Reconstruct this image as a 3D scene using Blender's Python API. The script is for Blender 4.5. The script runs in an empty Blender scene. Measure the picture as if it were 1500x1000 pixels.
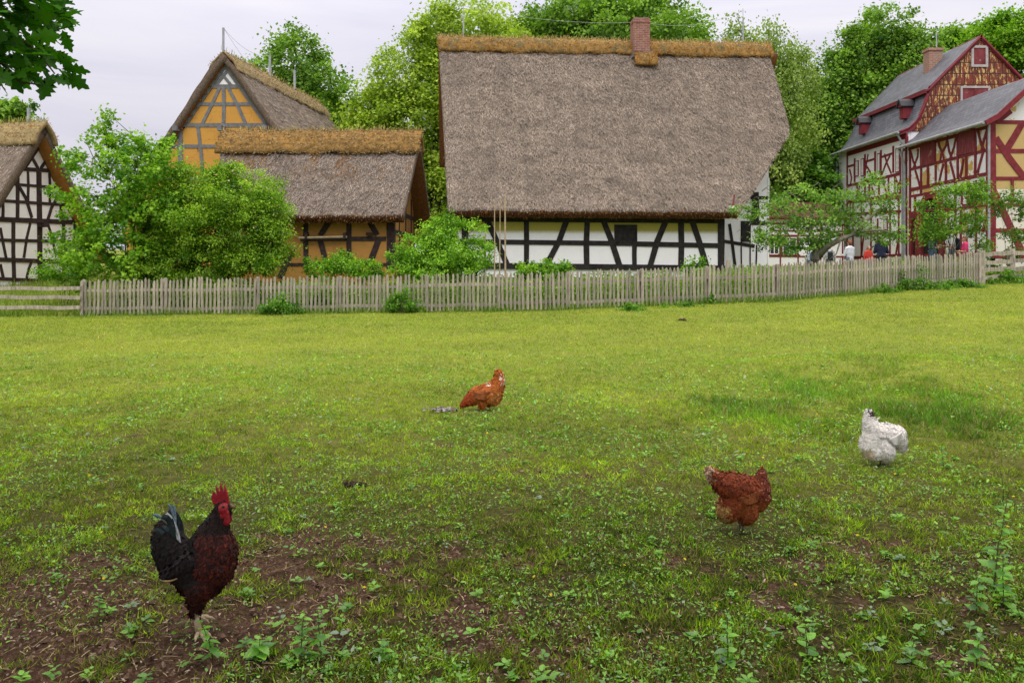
import bpy, math, random
import numpy as np
from mathutils import Vector, Matrix
random.seed(7); RG = np.random.default_rng(11)
SC = bpy.context.scene; COL = SC.collection
F, CX, HY, H = 1167.0, 750.0, 385.0, 1.5      # the lens of the photograph: focal length, centre, horizon, eye height
R = math.radians
def at(px, py, Y): return np.array([(px-CX)/F*Y, Y, H-(py-HY)/F*Y])

# ---------------------------------------------------------------- noise and terrain
_T = np.random.default_rng(5).random((256, 256))
def vn(x, y, s=0):
    x = np.asarray(x, float)+s*17.3; y = np.asarray(y, float)+s*9.1
    xi = np.floor(x).astype(int); yi = np.floor(y).astype(int)
    fx = x-xi; fy = y-yi; fx = fx*fx*(3-2*fx); fy = fy*fy*(3-2*fy)
    a = _T[xi & 255, yi & 255]; b = _T[(xi+1) & 255, yi & 255]; c = _T[xi & 255, (yi+1) & 255]; d = _T[(xi+1) & 255, (yi+1) & 255]
    return (a*(1-fx)+b*fx)*(1-fy)+(c*(1-fx)+d*fx)*fy
def fbm(x, y, s=0, o=3):
    r = 0; a = .5; t = 0
    for k in range(o): r = r+a*vn(x*2**k, y*2**k, s+k); t += a; a *= .55
    return r/t
def zf(x): return np.interp(x, [-40, -12, .9, 7.35, 15, 30], [-.05, 0, .21, .46, .81, 1.2])
def Yf(x): return np.interp(x, [-40, -12.1, .9, 7.35, 15.1, 30], [22.5, 22.5, 21.5, 22, 26, 27])
def TS(x, y):
    yf = Yf(x); t = np.clip((y-7)/(yf-7), 0, 1)
    sl = np.interp(x, [-20, 0, 15], [.085, .065, .03])
    return zf(x)*t**1.4 + np.clip(y-yf, 0, 28)*sl
def TG(x, y):
    x = np.asarray(x, float); y = np.asarray(y, float)
    k = np.clip((30-y)/6, 0, 1)
    b = .05*(fbm(x/1.6, y/1.6, 1)-.5)+.028*(fbm(x/.38, y/.38, 2)-.5)
    b = b+.16*np.exp(-((x-5.1)/2.2)**2-((y-10.8)/.9)**2)
    return TS(x, y)+b*k
def T1(x, y): return float(TG(x, y))
def g(px, py):                                 # ground point seen at a pixel
    Y = 3.0
    for k in range(4000):
        p = at(px, py, Y)
        if p[2] <= T1(p[0], p[1]): break
        Y += .01+Y*.002
    return p[0], p[1]
def blob(x, y, px, py, rx, ry):
    Y = H*F/(py-HY); X = (px-CX)/F*Y
    return np.exp(-((x-X)/rx)**2-((y-Y)/ry)**2)
def dirt(x, y):
    m = .72*blob(x, y, 60, 900, 1.1, .9)+.4*blob(x, y, 330, 830, .9, .5)+.45*blob(x, y, 620, 930, .9, .5)+.5*blob(x, y, 1230, 830, .6, .8)+.6*blob(x, y, 560, 790, .6, .35)+.5*blob(x, y, 30, 640, 2.2, 1)+.4*blob(x, y, 1270, 545, .5, .5)+.35*blob(x, y, 700, 650, 1.5, .8)
    m = m+np.clip((9-y)/11, 0, .5)
    n = fbm(x/.33, y/.33, 9, 4)
    n2 = fbm(x/.085, y/.085, 19, 2); return np.clip((m*.85+n*1.6+n2*.9-1.93)*2.2, 0, 1)
def tall(x, y):
    n = fbm(x/.7, y/.7, 14)
    m = blob(x, y, 1340, 560, 2.2, 1.6)+blob(x, y, 1200, 590, 1.6, 1.2)+.8*blob(x, y, 1020, 610, .9, .6)+.7*blob(x, y, 1400, 640, 1, 1)+.5*blob(x, y, 950, 790, .6, .4)
    n2 = fbm(x/.28, y/.28, 16, 2); return np.clip((m*.85+n*1.5+n2*.7-1.75)*1.9, 0, 1)

# ---------------------------------------------------------------- objects
def tag(o, label=None, cat=None, group=None, kind=None):
    if label: o['label'] = label
    if cat: o['category'] = cat
    if group: o['group'] = group
    if kind: o['kind'] = kind
    return o
def empty(name, loc=(0, 0, 0), rz=0, label=None, cat=None, group=None):
    o = bpy.data.objects.new(name, None); COL.objects.link(o); o.location = loc; o.rotation_euler = (0, 0, rz); o.empty_display_size = .2
    return tag(o, label, cat, group)
def link(name, me, parent=None):
    o = bpy.data.objects.new(name, me); COL.objects.link(o)
    if parent: o.parent = parent
    return o
def copy_tree(o, parent=None):
    c = o.copy(); COL.objects.link(c)
    if parent: c.parent = parent
    for ch in list(o.children): copy_tree(ch, c)
    return c
class MB:
    def __init__(s): s.v = []; s.f = []; s.m = []
    def add(s, vs, fs, mi=0):
        n = len(s.v); s.v += [tuple(map(float, p)) for p in vs]; s.f += [tuple(n+i for i in q) for q in fs]; s.m += [mi]*len(fs)
    def box(s, x0, y0, z0, x1, y1, z1, mi=0):
        s.add([(x0, y0, z0), (x1, y0, z0), (x1, y1, z0), (x0, y1, z0), (x0, y0, z1), (x1, y0, z1), (x1, y1, z1), (x0, y1, z1)],
              [(0, 3, 2, 1), (4, 5, 6, 7), (0, 1, 5, 4), (1, 2, 6, 5), (2, 3, 7, 6), (3, 0, 4, 7)], mi)
    def tube(s, pts, rad, n=6, mi=0, cap=True):
        pts = [Vector(p) for p in pts]; rings = []
        up = Vector((0, 0, 1))
        for i, p in enumerate(pts):
            d = (pts[min(i+1, len(pts)-1)]-pts[max(i-1, 0)]).normalized()
            a = d.cross(up)
            if a.length < .05: a = d.cross(Vector((1, 0, 0)))
            a.normalize(); b = d.cross(a)
            r = rad[i] if hasattr(rad, '__len__') else rad
            rings.append([p+(a*math.cos(2*math.pi*k/n)+b*math.sin(2*math.pi*k/n))*r for k in range(n)])
        vs = [q for rg in rings for q in rg]; fs = []
        for i in range(len(pts)-1):
            for k in range(n): fs.append((i*n+k, i*n+(k+1) % n, (i+1)*n+(k+1) % n, (i+1)*n+k))
        if cap: fs.append(tuple(range(n))[::-1]); fs.append(tuple((len(pts)-1)*n+k for k in range(n)))
        s.add(vs, fs, mi)
    def prism(s, poly, off, mi=0):             # polygon of 3D points pushed along off
        n = len(poly); off = Vector(off); a = [Vector(p) for p in poly]
        s.add(a+[p+off for p in a], [tuple(range(n)), tuple(range(n, 2*n))[::-1]]+[(k, (k+1) % n, n+(k+1) % n, n+k) for k in range(n)], mi)
    def build(s, name, mats, parent=None, smooth=False, bevel=0):
        me = bpy.data.meshes.new(name); me.from_pydata(s.v, [], s.f)
        for m in (mats if isinstance(mats, (list, tuple)) else [mats]): me.materials.append(m)
        if any(s.m): me.polygons.foreach_set('material_index', s.m)
        if smooth: me.polygons.foreach_set('use_smooth', [True]*len(s.f))
        me.validate(); me.update()
        import bmesh
        bm = bmesh.new(); bm.from_mesh(me); bmesh.ops.recalc_face_normals(bm, faces=bm.faces); bm.to_mesh(me); bm.free()
        o = link(name, me, parent)
        if bevel:
            b = o.modifiers.new('bevel', 'BEVEL'); b.width = bevel; b.segments = 2; b.limit_method = 'ANGLE'
        return o
def fast(name, V, faces, mat, parent=None, col=None, smooth=False, uv=None, mi=None):
    """faces: int array (M,k); col per vertex (N,3)"""
    me = bpy.data.meshes.new(name); V = np.ascontiguousarray(V, np.float32)
    if not isinstance(faces, list): faces = [faces]
    faces = [np.asarray(f, np.int32) for f in faces if len(f)]
    nl = sum(f.size for f in faces); nf = sum(len(f) for f in faces)
    me.vertices.add(len(V)); me.vertices.foreach_set('co', V.ravel())
    me.loops.add(nl); me.loops.foreach_set('vertex_index', np.concatenate([f.ravel() for f in faces]))
    tot = np.concatenate([np.full(len(f), f.shape[1], np.int32) for f in faces]); st = np.concatenate([[0], np.cumsum(tot)[:-1]]).astype(np.int32)
    me.polygons.add(nf); me.polygons.foreach_set('loop_start', st); me.polygons.foreach_set('loop_total', tot)
    if smooth: me.polygons.foreach_set('use_smooth', np.ones(nf, bool))
    for m in (mat if isinstance(mat, (list, tuple)) else [mat]): me.materials.append(m)
    if mi is not None: me.polygons.foreach_set('material_index', np.asarray(mi, np.int32))
    me.update(calc_edges=True)
    if col is not None:
        ca = me.color_attributes.new('Col', 'FLOAT_COLOR', 'POINT')
        c4 = np.ones((len(V), 4), np.float32); c4[:, :3] = col; ca.data.foreach_set('color', c4.ravel())
    if uv is not None:
        ul = me.uv_layers.new(name='UVMap'); li = np.concatenate([f.ravel() for f in faces])
        ul.data.foreach_set('uv', np.ascontiguousarray(uv[li], np.float32).ravel())
    return link(name, me, parent)
def nrm(a): return a/np.maximum(np.linalg.norm(a, axis=-1, keepdims=True), 1e-9)
def scatter(tv, tf, P, U, N, S, C, W=None):
    """copies of a small template: tv (k,3) in (side, along, normal); P points, U along direction, N normal, S size; returns V, F, colours"""
    U = nrm(U); N = nrm(N-(N*U).sum(-1, keepdims=True)*U); A = np.cross(U, N)
    tv = np.asarray(tv, float); S = np.broadcast_to(np.asarray(S, float), (len(P),)); Wd = S if W is None else np.broadcast_to(np.asarray(W, float), (len(P),))
    V = P[:, None, :]+A[:, None, :]*(tv[None, :, 0:1]*Wd[:, None, None])+U[:, None, :]*(tv[None, :, 1:2]*S[:, None, None])+N[:, None, :]*(tv[None, :, 2:3]*S[:, None, None])
    k = len(tv); base = (np.arange(len(P))*k)[:, None]
    Fs = []
    for f in tf: Fs.append(base+np.asarray(f)[None, :])
    bysize = {}
    for f in Fs: bysize.setdefault(f.shape[1], []).append(f)
    Fl = [np.concatenate(v) for v in bysize.values()]
    return V.reshape(-1, 3), Fl, np.repeat(C, k, axis=0)
LEAF = ([(0, 0, 0), (.42, .45, .06), (0, 1, -.05), (-.42, .45, .06)], [(0, 1, 2, 3)])
LEAF6 = ([(0, 0, 0), (.3, .3, .06), (.3, .65, .02), (0, 1, -.1), (-.3, .65, .02), (-.3, .3, .06), (0, .5, -.02)], [(0, 1, 6, 5), (1, 2, 6), (2, 3, 6), (3, 4, 6), (4, 5, 6)])
_o = [(0, 0), (.1, .12), (.42, .02), (.3, .2), (.52, .28), (.34, .38), (.5, .62), (.26, .56), (.24, .74), (.13, .72), (0, 1)]
_o = _o+[(-x, y) for x, y in _o[-2:0:-1]]
MAPLE = ([(x, y, .12*abs(x)) for x, y in _o]+[(0, .4, 0)], [(i, (i+1) % len(_o), len(_o)) for i in range(len(_o))])

# ---------------------------------------------------------------- materials
MATS = {}
def nt(name):
    m = bpy.data.materials.new(name); m.use_nodes = True; n = m.node_tree; n.nodes.clear()
    out = n.nodes.new('ShaderNodeOutputMaterial'); return m, n, out
def nd(n, t, **k):
    o = n.nodes.new(t)
    for a, b in k.items():
        if a.startswith('i_'): o.inputs[int(a[2:])].default_value = b
        else: setattr(o, a, b)
    return o
def ramp(n, src, stops):
    r = n.nodes.new('ShaderNodeValToRGB'); e = r.color_ramp.elements
    while len(e) < len(stops): e.new(.5)
    for q, (p, c) in zip(e, stops): q.position = p; q.color = (*c, 1) if len(c) == 3 else c
    n.links.new(src, r.inputs[0]); return r.outputs[0]
def mixc(n, f, a, b, mode='MIX'):
    m = n.nodes.new('ShaderNodeMix'); m.data_type = 'RGBA'; m.blend_type = mode
    for s, v in ((0, f), (6, a), (7, b)):
        if hasattr(v, 'is_linked'): n.links.new(v, m.inputs[s])
        else: m.inputs[s].default_value = v if s == 0 else ((*v, 1) if len(v) == 3 else v)
    return m.outputs[2]
def coords(n, scale=(1, 1, 1), kind='Object'):
    t = n.nodes.new('ShaderNodeTexCoord'); mp = n.nodes.new('ShaderNodeMapping'); mp.inputs['Scale'].default_value = scale
    n.links.new(t.outputs[kind], mp.inputs[0]); return mp.outputs[0]
def noise(n, co, sc, det=5, rough=.6, dist=0):
    x = nd(n, 'ShaderNodeTexNoise'); x.inputs['Scale'].default_value = sc; x.inputs['Detail'].default_value = det; x.inputs['Roughness'].default_value = rough
    x.inputs['Distortion'].default_value = dist; n.links.new(co, x.inputs['Vector']); return x.outputs['Fac']
def fin(n, out, col, rough=.85, bump=None, bs=.3, bd=.01, spec=.25, metal=0):
    p = nd(n, 'ShaderNodeBsdfPrincipled'); p.inputs['Roughness'].default_value = rough; p.inputs['Specular IOR Level'].default_value = spec; p.inputs['Metallic'].default_value = metal
    if hasattr(col, 'is_linked'): n.links.new(col, p.inputs['Base Color'])
    else: p.inputs['Base Color'].default_value = (*col, 1)
    if bump is not None:
        b = nd(n, 'ShaderNodeBump'); b.inputs['Strength'].default_value = bs; b.inputs['Distance'].default_value = bd
        n.links.new(bump, b.inputs['Height']); n.links.new(b.outputs[0], p.inputs['Normal'])
    n.links.new(p.outputs[0], out.inputs[0]); return p
def m_simple(name, c1, c2, sc=8, rough=.85, stretch=(1, 1, 1), bs=.3, bd=.01, spec=.25, spots=None):
    m, n, out = nt(name); co = coords(n, stretch)
    a = noise(n, co, sc); col = ramp(n, a, [(.3, c1), (.7, c2)])
    if spots: col = mixc(n, ramp(n, noise(n, coords(n, (1, 1, 1)), spots[1], 4, .7), [(spots[2], (0, 0, 0)), (spots[2]+.06, (1, 1, 1))]), col, spots[0])
    fin(n, out, col, rough, noise(n, co, sc*3, 6), bs, bd, spec); return m
def m_leaf(name, trans=.35, gloss=.04):
    m, n, out = nt(name); at_ = nd(n, 'ShaderNodeAttribute', attribute_name='Col')
    d = nd(n, 'ShaderNodeBsdfDiffuse'); t = nd(n, 'ShaderNodeBsdfTranslucent'); gl = nd(n, 'ShaderNodeBsdfGlossy'); gl.inputs['Roughness'].default_value = .45
    tc = mixc(n, 1.0, at_.outputs['Color'], (1.1, 1.25, .5), 'MULTIPLY')
    n.links.new(at_.outputs['Color'], d.inputs[0]); n.links.new(tc, t.inputs[0])
    m1 = nd(n, 'ShaderNodeMixShader', i_0=trans); n.links.new(d.outputs[0], m1.inputs[1]); n.links.new(t.outputs[0], m1.inputs[2])
    m2 = nd(n, 'ShaderNodeMixShader', i_0=gloss); n.links.new(m1.outputs[0], m2.inputs[1]); n.links.new(gl.outputs[0], m2.inputs[2])
    n.links.new(m2.outputs[0], out.inputs[0]); return m
def m_attr(name, rough=.9, sc=60, amt=.35, spec=.15, bs=.3):
    m, n, out = nt(name); at_ = nd(n, 'ShaderNodeAttribute', attribute_name='Col'); co = coords(n)
    a = noise(n, co, sc, 4); k = ramp(n, a, [(.25, (1-amt,)*3), (.75, (1+amt,)*3)])
    fin(n, out, mixc(n, 1.0, at_.outputs['Color'], k, 'MULTIPLY'), rough, a, bs, .004, spec); return m
LEAFM = m_leaf('leaf', .38, .02); GRASSM = m_leaf('grass_blade', .4, .03); HERBM = m_leaf('herb_leaf', .35, .07); STRAWM = m_attr('straw', .9, 40, .2); FEATHM = m_attr('feather', .7, 180, .3, .25, .2)
LITTER = m_attr('dead_leaf', .9, 80, .3)
BARK = m_simple('bark', (.05, .04, .03), (.14, .12, .09), 6, .95, (1, 1, .25), .8, .03)
APPLEBARK = m_simple('lichen_bark', (.1, .085, .06), (.26, .25, .19), 9, .95, (1, 1, .5), .8, .02)
def m_thatch():
    m, n, out = nt('thatch'); co = coords(n, (1, 1, 1)); cs = coords(n, (7, 1, 1), 'UV')
    big = noise(n, co, .5, 4); fine = noise(n, cs, 9, 6, .75); sp = noise(n, co, 22, 3, .8)
    c = ramp(n, fine, [(.25, (.07, .052, .042)), (.5, (.19, .15, .125)), (.75, (.38, .32, .27))])
    c = mixc(n, .45, c, ramp(n, sp, [(.35, (.09, .07, .055)), (.65, (.38, .32, .27))]))
    c = mixc(n, ramp(n, big, [(.4, (0, 0, 0)), (.75, (.5, .5, .5))]), c, (.14, .105, .08))
    b = nd(n, 'ShaderNodeMath', operation='ADD'); n.links.new(fine, b.inputs[0]); n.links.new(sp, b.inputs[1])
    fin(n, out, c, .95, b.outputs[0], .9, .05, .1); return m
THATCH = m_thatch()
THATCHEDGE = m_simple('thatch_cut_edge', (.06, .045, .035), (.2, .15, .11), 18, .95, (1, 1, 1), .9, .03)
EAVE = m_simple('eave_edge', (.05, .02, .012), (.17, .075, .04), 22, .95, (1, 1, 1), .9, .03)
UNDER = m_simple('straw_underside', (.1, .04, .015), (.3, .13, .04), 14, .95, (1, 1, 1), .8, .02)
MOSS2 = m_simple('brown_moss_cap', (.13, .075, .025), (.33, .2, .07), 6, .95, (1, 1, 1), .9, .04, .1, ((.32, .18, .05), 2.4, .55))
MOSS = m_simple('moss_cap', (.16, .09, .03), (.38, .24, .09), 5, .95, (1, 1, 1), .9, .04, .1, ((.17, .14, .07), 2.2, .52))
DRYCAP = m_simple('dry_cap', (.2, .15, .08), (.36, .28, .14), 5, .95, (1, 1, 1), .9, .04, .1, ((.27, .16, .06), 1.6, .58))
def m_plaster(name, c, dirtc, crack=0, dirtamt=.5, band=None):
    m, n, out = nt(name); co = coords(n); a = noise(n, co, 1.6, 6, .65); b = noise(n, co, 14, 5, .7)
    col = mixc(n, ramp(n, a, [(.45, (0, 0, 0)), (.8, (dirtamt,)*3)]), c, dirtc)
    col = mixc(n, .15, col, ramp(n, b, [(.3, tuple(v*.75 for v in c)), (.7, tuple(min(1, v*1.2) for v in c))]))
    h = b
    if crack:
        v = nd(n, 'ShaderNodeTexVoronoi', feature='DISTANCE_TO_EDGE'); v.inputs['Scale'].default_value = 2.3
        nz = nd(n, 'ShaderNodeTexNoise'); nz.inputs['Scale'].default_value = 2; n.links.new(co, nz.inputs[0])
        n.links.new(mixc(n, .25, co, nz.outputs['Color'], 'LINEAR_LIGHT'), v.inputs['Vector'])
        k = ramp(n, v.outputs['Distance'], [(0, (1, 1, 1)), (.02, (0, 0, 0))])
        k2 = mixc(n, 1.0, k, ramp(n, noise(n, co, .9, 2), [(.45, (0, 0, 0)), (.55, (.7, .7, .7))]), 'MULTIPLY')
        col = mixc(n, k2, col, tuple(v*.3 for v in c))
    if band:                                   # clay-yellow band along the top of the wall, lower edge broken by noise
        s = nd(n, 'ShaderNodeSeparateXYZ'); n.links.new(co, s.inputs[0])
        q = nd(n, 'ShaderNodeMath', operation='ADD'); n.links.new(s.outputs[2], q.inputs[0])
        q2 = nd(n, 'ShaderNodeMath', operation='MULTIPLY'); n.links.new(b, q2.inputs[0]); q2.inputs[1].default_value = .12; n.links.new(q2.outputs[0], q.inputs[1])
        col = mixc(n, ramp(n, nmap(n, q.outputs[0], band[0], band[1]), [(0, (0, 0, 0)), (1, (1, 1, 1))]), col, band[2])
    fin(n, out, col, .9, h, .35, .008, .15); return m
def nmap(n, src, a, b):
    r = nd(n, 'ShaderNodeMapRange'); n.links.new(src, r.inputs[0]); r.inputs[1].default_value = a; r.inputs[2].default_value = b; return r.outputs[0]
WHITE = m_plaster('white_plaster', (.87, .87, .92), (.6, .6, .6), 0, .2)
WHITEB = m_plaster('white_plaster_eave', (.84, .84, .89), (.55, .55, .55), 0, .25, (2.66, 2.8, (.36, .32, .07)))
OCHRE = m_plaster('ochre_clay', (.58, .31, .07), (.42, .22, .06), 1, .6)
OCHRE2 = m_plaster('ochre_wall', (.43, .22, .06), (.22, .12, .05), 0, .8)
CREAM = m_plaster('cream_plaster', (.7, .67, .62), (.5, .42, .3), 0, .6)
def m_patch():
    m, n, out = nt('peeling_white'); co = coords(n); a = noise(n, co, .9, 6, .7)
    s = nd(n, 'ShaderNodeSeparateXYZ'); n.links.new(co, s.inputs[0])
    c = mixc(n, ramp(n, a, [(.53, (0, 0, 0)), (.55, (1, 1, 1))]), (.76, .76, .8), (.55, .36, .12))
    fin(n, out, c, .9, noise(n, co, 9), .3, .01, .15); return m
PATCHY = m_patch()
BLACKW = m_simple('black_timber', (.008, .007, .007), (.035, .03, .028), 6, .8, (1, 1, 1), .5, .01)
BROWNW = m_simple('dark_brown_timber', (.02, .012, .012), (.06, .04, .038), 6, .85, (1, 1, 1), .5, .01)
GREYT = m_simple('grey_timber', (.12, .125, .135), (.22, .225, .235), 7, .85, (1, 1, 1), .5, .01)
REDT = m_simple('red_timber', (.13, .012, .02), (.24, .03, .042), 5, .7, (1, 1, 1), .4, .008, .3)
REDOLD = m_simple('weathered_red_boards', (.12, .015, .022), (.27, .06, .07), 4, .8, (1, 3, .4), .4, .008, .3, ((.33, .2, .16), 2.5, .62))
FENCEW = m_simple('weathered_fence_wood', (.2, .175, .15), (.47, .43, .375), 6, .9, (3, 3, .5), .6, .01, .15, ((.12, .1, .08), 3, .66))
GALV = m_simple('galvanised_metal', (.25, .27, .3), (.42, .44, .48), 5, .45, (1, 1, 1), .1, .003, .5)
def vary(m, lo=.72, hi=1.22):                   # board-to-board difference in weathering
    n = m.node_tree; p = [q for q in n.nodes if q.type == 'BSDF_PRINCIPLED'][0]; src = p.inputs['Base Color'].links[0].from_socket; oi = nd(n, 'ShaderNodeObjectInfo')
    n.links.new(mixc(n, 1.0, src, ramp(n, oi.outputs['Random'], [(0, (lo, lo, lo*.97)), (1, (hi, hi*.98, hi*.94))]), 'MULTIPLY'), p.inputs['Base Color'])
vary(FENCEW)
STONE = m_simple('field_stone', (.14, .13, .11), (.34, .32, .29), 3, .95, (1, 1, 2), .9, .04)
GLASS = m_simple('window_glass', (.02, .022, .028), (.05, .055, .065), 1.5, .08, (1, 1, 1), .05, .002, .6)
SASH = m_simple('white_sash_paint', (.7, .7, .72), (.8, .8, .82), 6, .6)
BAMBOO = m_simple('bamboo_cane', (.3, .22, .13), (.5, .4, .27), 9, .7, (1, 1, 1), .2, .004)
def m_brick(name, c1, c2, mortar, sx, uv='Object'):
    m, n, out = nt(name); co = coords(n, (1, 1, 1), uv); s = nd(n, 'ShaderNodeSeparateXYZ'); n.links.new(co, s.inputs[0])
    ad = nd(n, 'ShaderNodeMath', operation='ADD'); n.links.new(s.outputs[0], ad.inputs[0]); n.links.new(s.outputs[1], ad.inputs[1])
    cb = nd(n, 'ShaderNodeCombineXYZ'); n.links.new(ad.outputs[0], cb.inputs[0]); n.links.new(s.outputs[2], cb.inputs[1])
    b = nd(n, 'ShaderNodeTexBrick'); n.links.new(cb.outputs[0], b.inputs[0]); b.inputs['Scale'].default_value = 1
    b.inputs['Brick Width'].default_value = sx; b.inputs['Row Height'].default_value = sx*.33; b.inputs['Mortar Size'].default_value = .012
    for i, c in (('Color1', c1), ('Color2', c2), ('Mortar', mortar)): b.inputs[i].default_value = (*c, 1)
    c = mixc(n, .35, b.outputs[0], ramp(n, noise(n, co, 7), [(.3, tuple(v*.5 for v in c1)), (.7, (.45, .3, .22))]))
    fin(n, out, c, .9, b.outputs['Fac'], -.6, .01, .15); return m
BRICK = m_brick('brick', (.3, .08, .05), (.2, .06, .05), (.3, .27, .25), .24)
def m_rows(name, c1, c2, gap, bw, rh, extra=None):
    """courses of slates or plates, laid in the surface's own UV metres"""
    m, n, out = nt(name); co = coords(n, (1, 1, 1), 'UV')
    b = nd(n, 'ShaderNodeTexBrick'); n.links.new(co, b.inputs[0]); b.inputs['Scale'].default_value = 1; b.inputs['Brick Width'].default_value = bw; b.inputs['Row Height'].default_value = rh
    b.inputs['Mortar Size'].default_value = .012 if not extra else .03; b.inputs['Mortar Smooth'].default_value = .3
    for i, c in (('Color1', c1), ('Color2', c2), ('Mortar', gap)): b.inputs[i].default_value = (*c, 1)
    o = coords(n); a = noise(n, o, 1.3, 5, .7); c = mixc(n, ramp(n, a, [(.4, (0, 0, 0)), (.75, (.6, .6, .6))]), b.outputs[0], tuple(v*.45 for v in c1))
    if extra:
        k = ramp(n, noise(n, coords(n, (4.5, 2.2, 1.2)), 2.2, 6, .8), [(.535, (0, 0, 0)), (.56, (1, 1, 1))])
        k = mixc(n, 1.0, k, ramp(n, b.outputs['Fac'], [(.1, (1, 1, 1)), (.5, (0, 0, 0))]), 'MULTIPLY')
        c = mixc(n, k, c, extra)
    fin(n, out, c, .55, b.outputs['Fac'], -.7, .02, .35); return m
SLATE = m_rows('slate', (.085, .092, .118), (.145, .155, .19), (.03, .03, .04), .3, .17)
PLATES = m_rows('rusty_painted_plates', (.22, .035, .018), (.13, .03, .02), (.05, .015, .01), .42, .55, (.6, .45, .17))
REDTILE = m_rows('red_roof_tiles', (.13, .05, .035), (.09, .035, .03), (.07, .03, .02), .3, .3)

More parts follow.
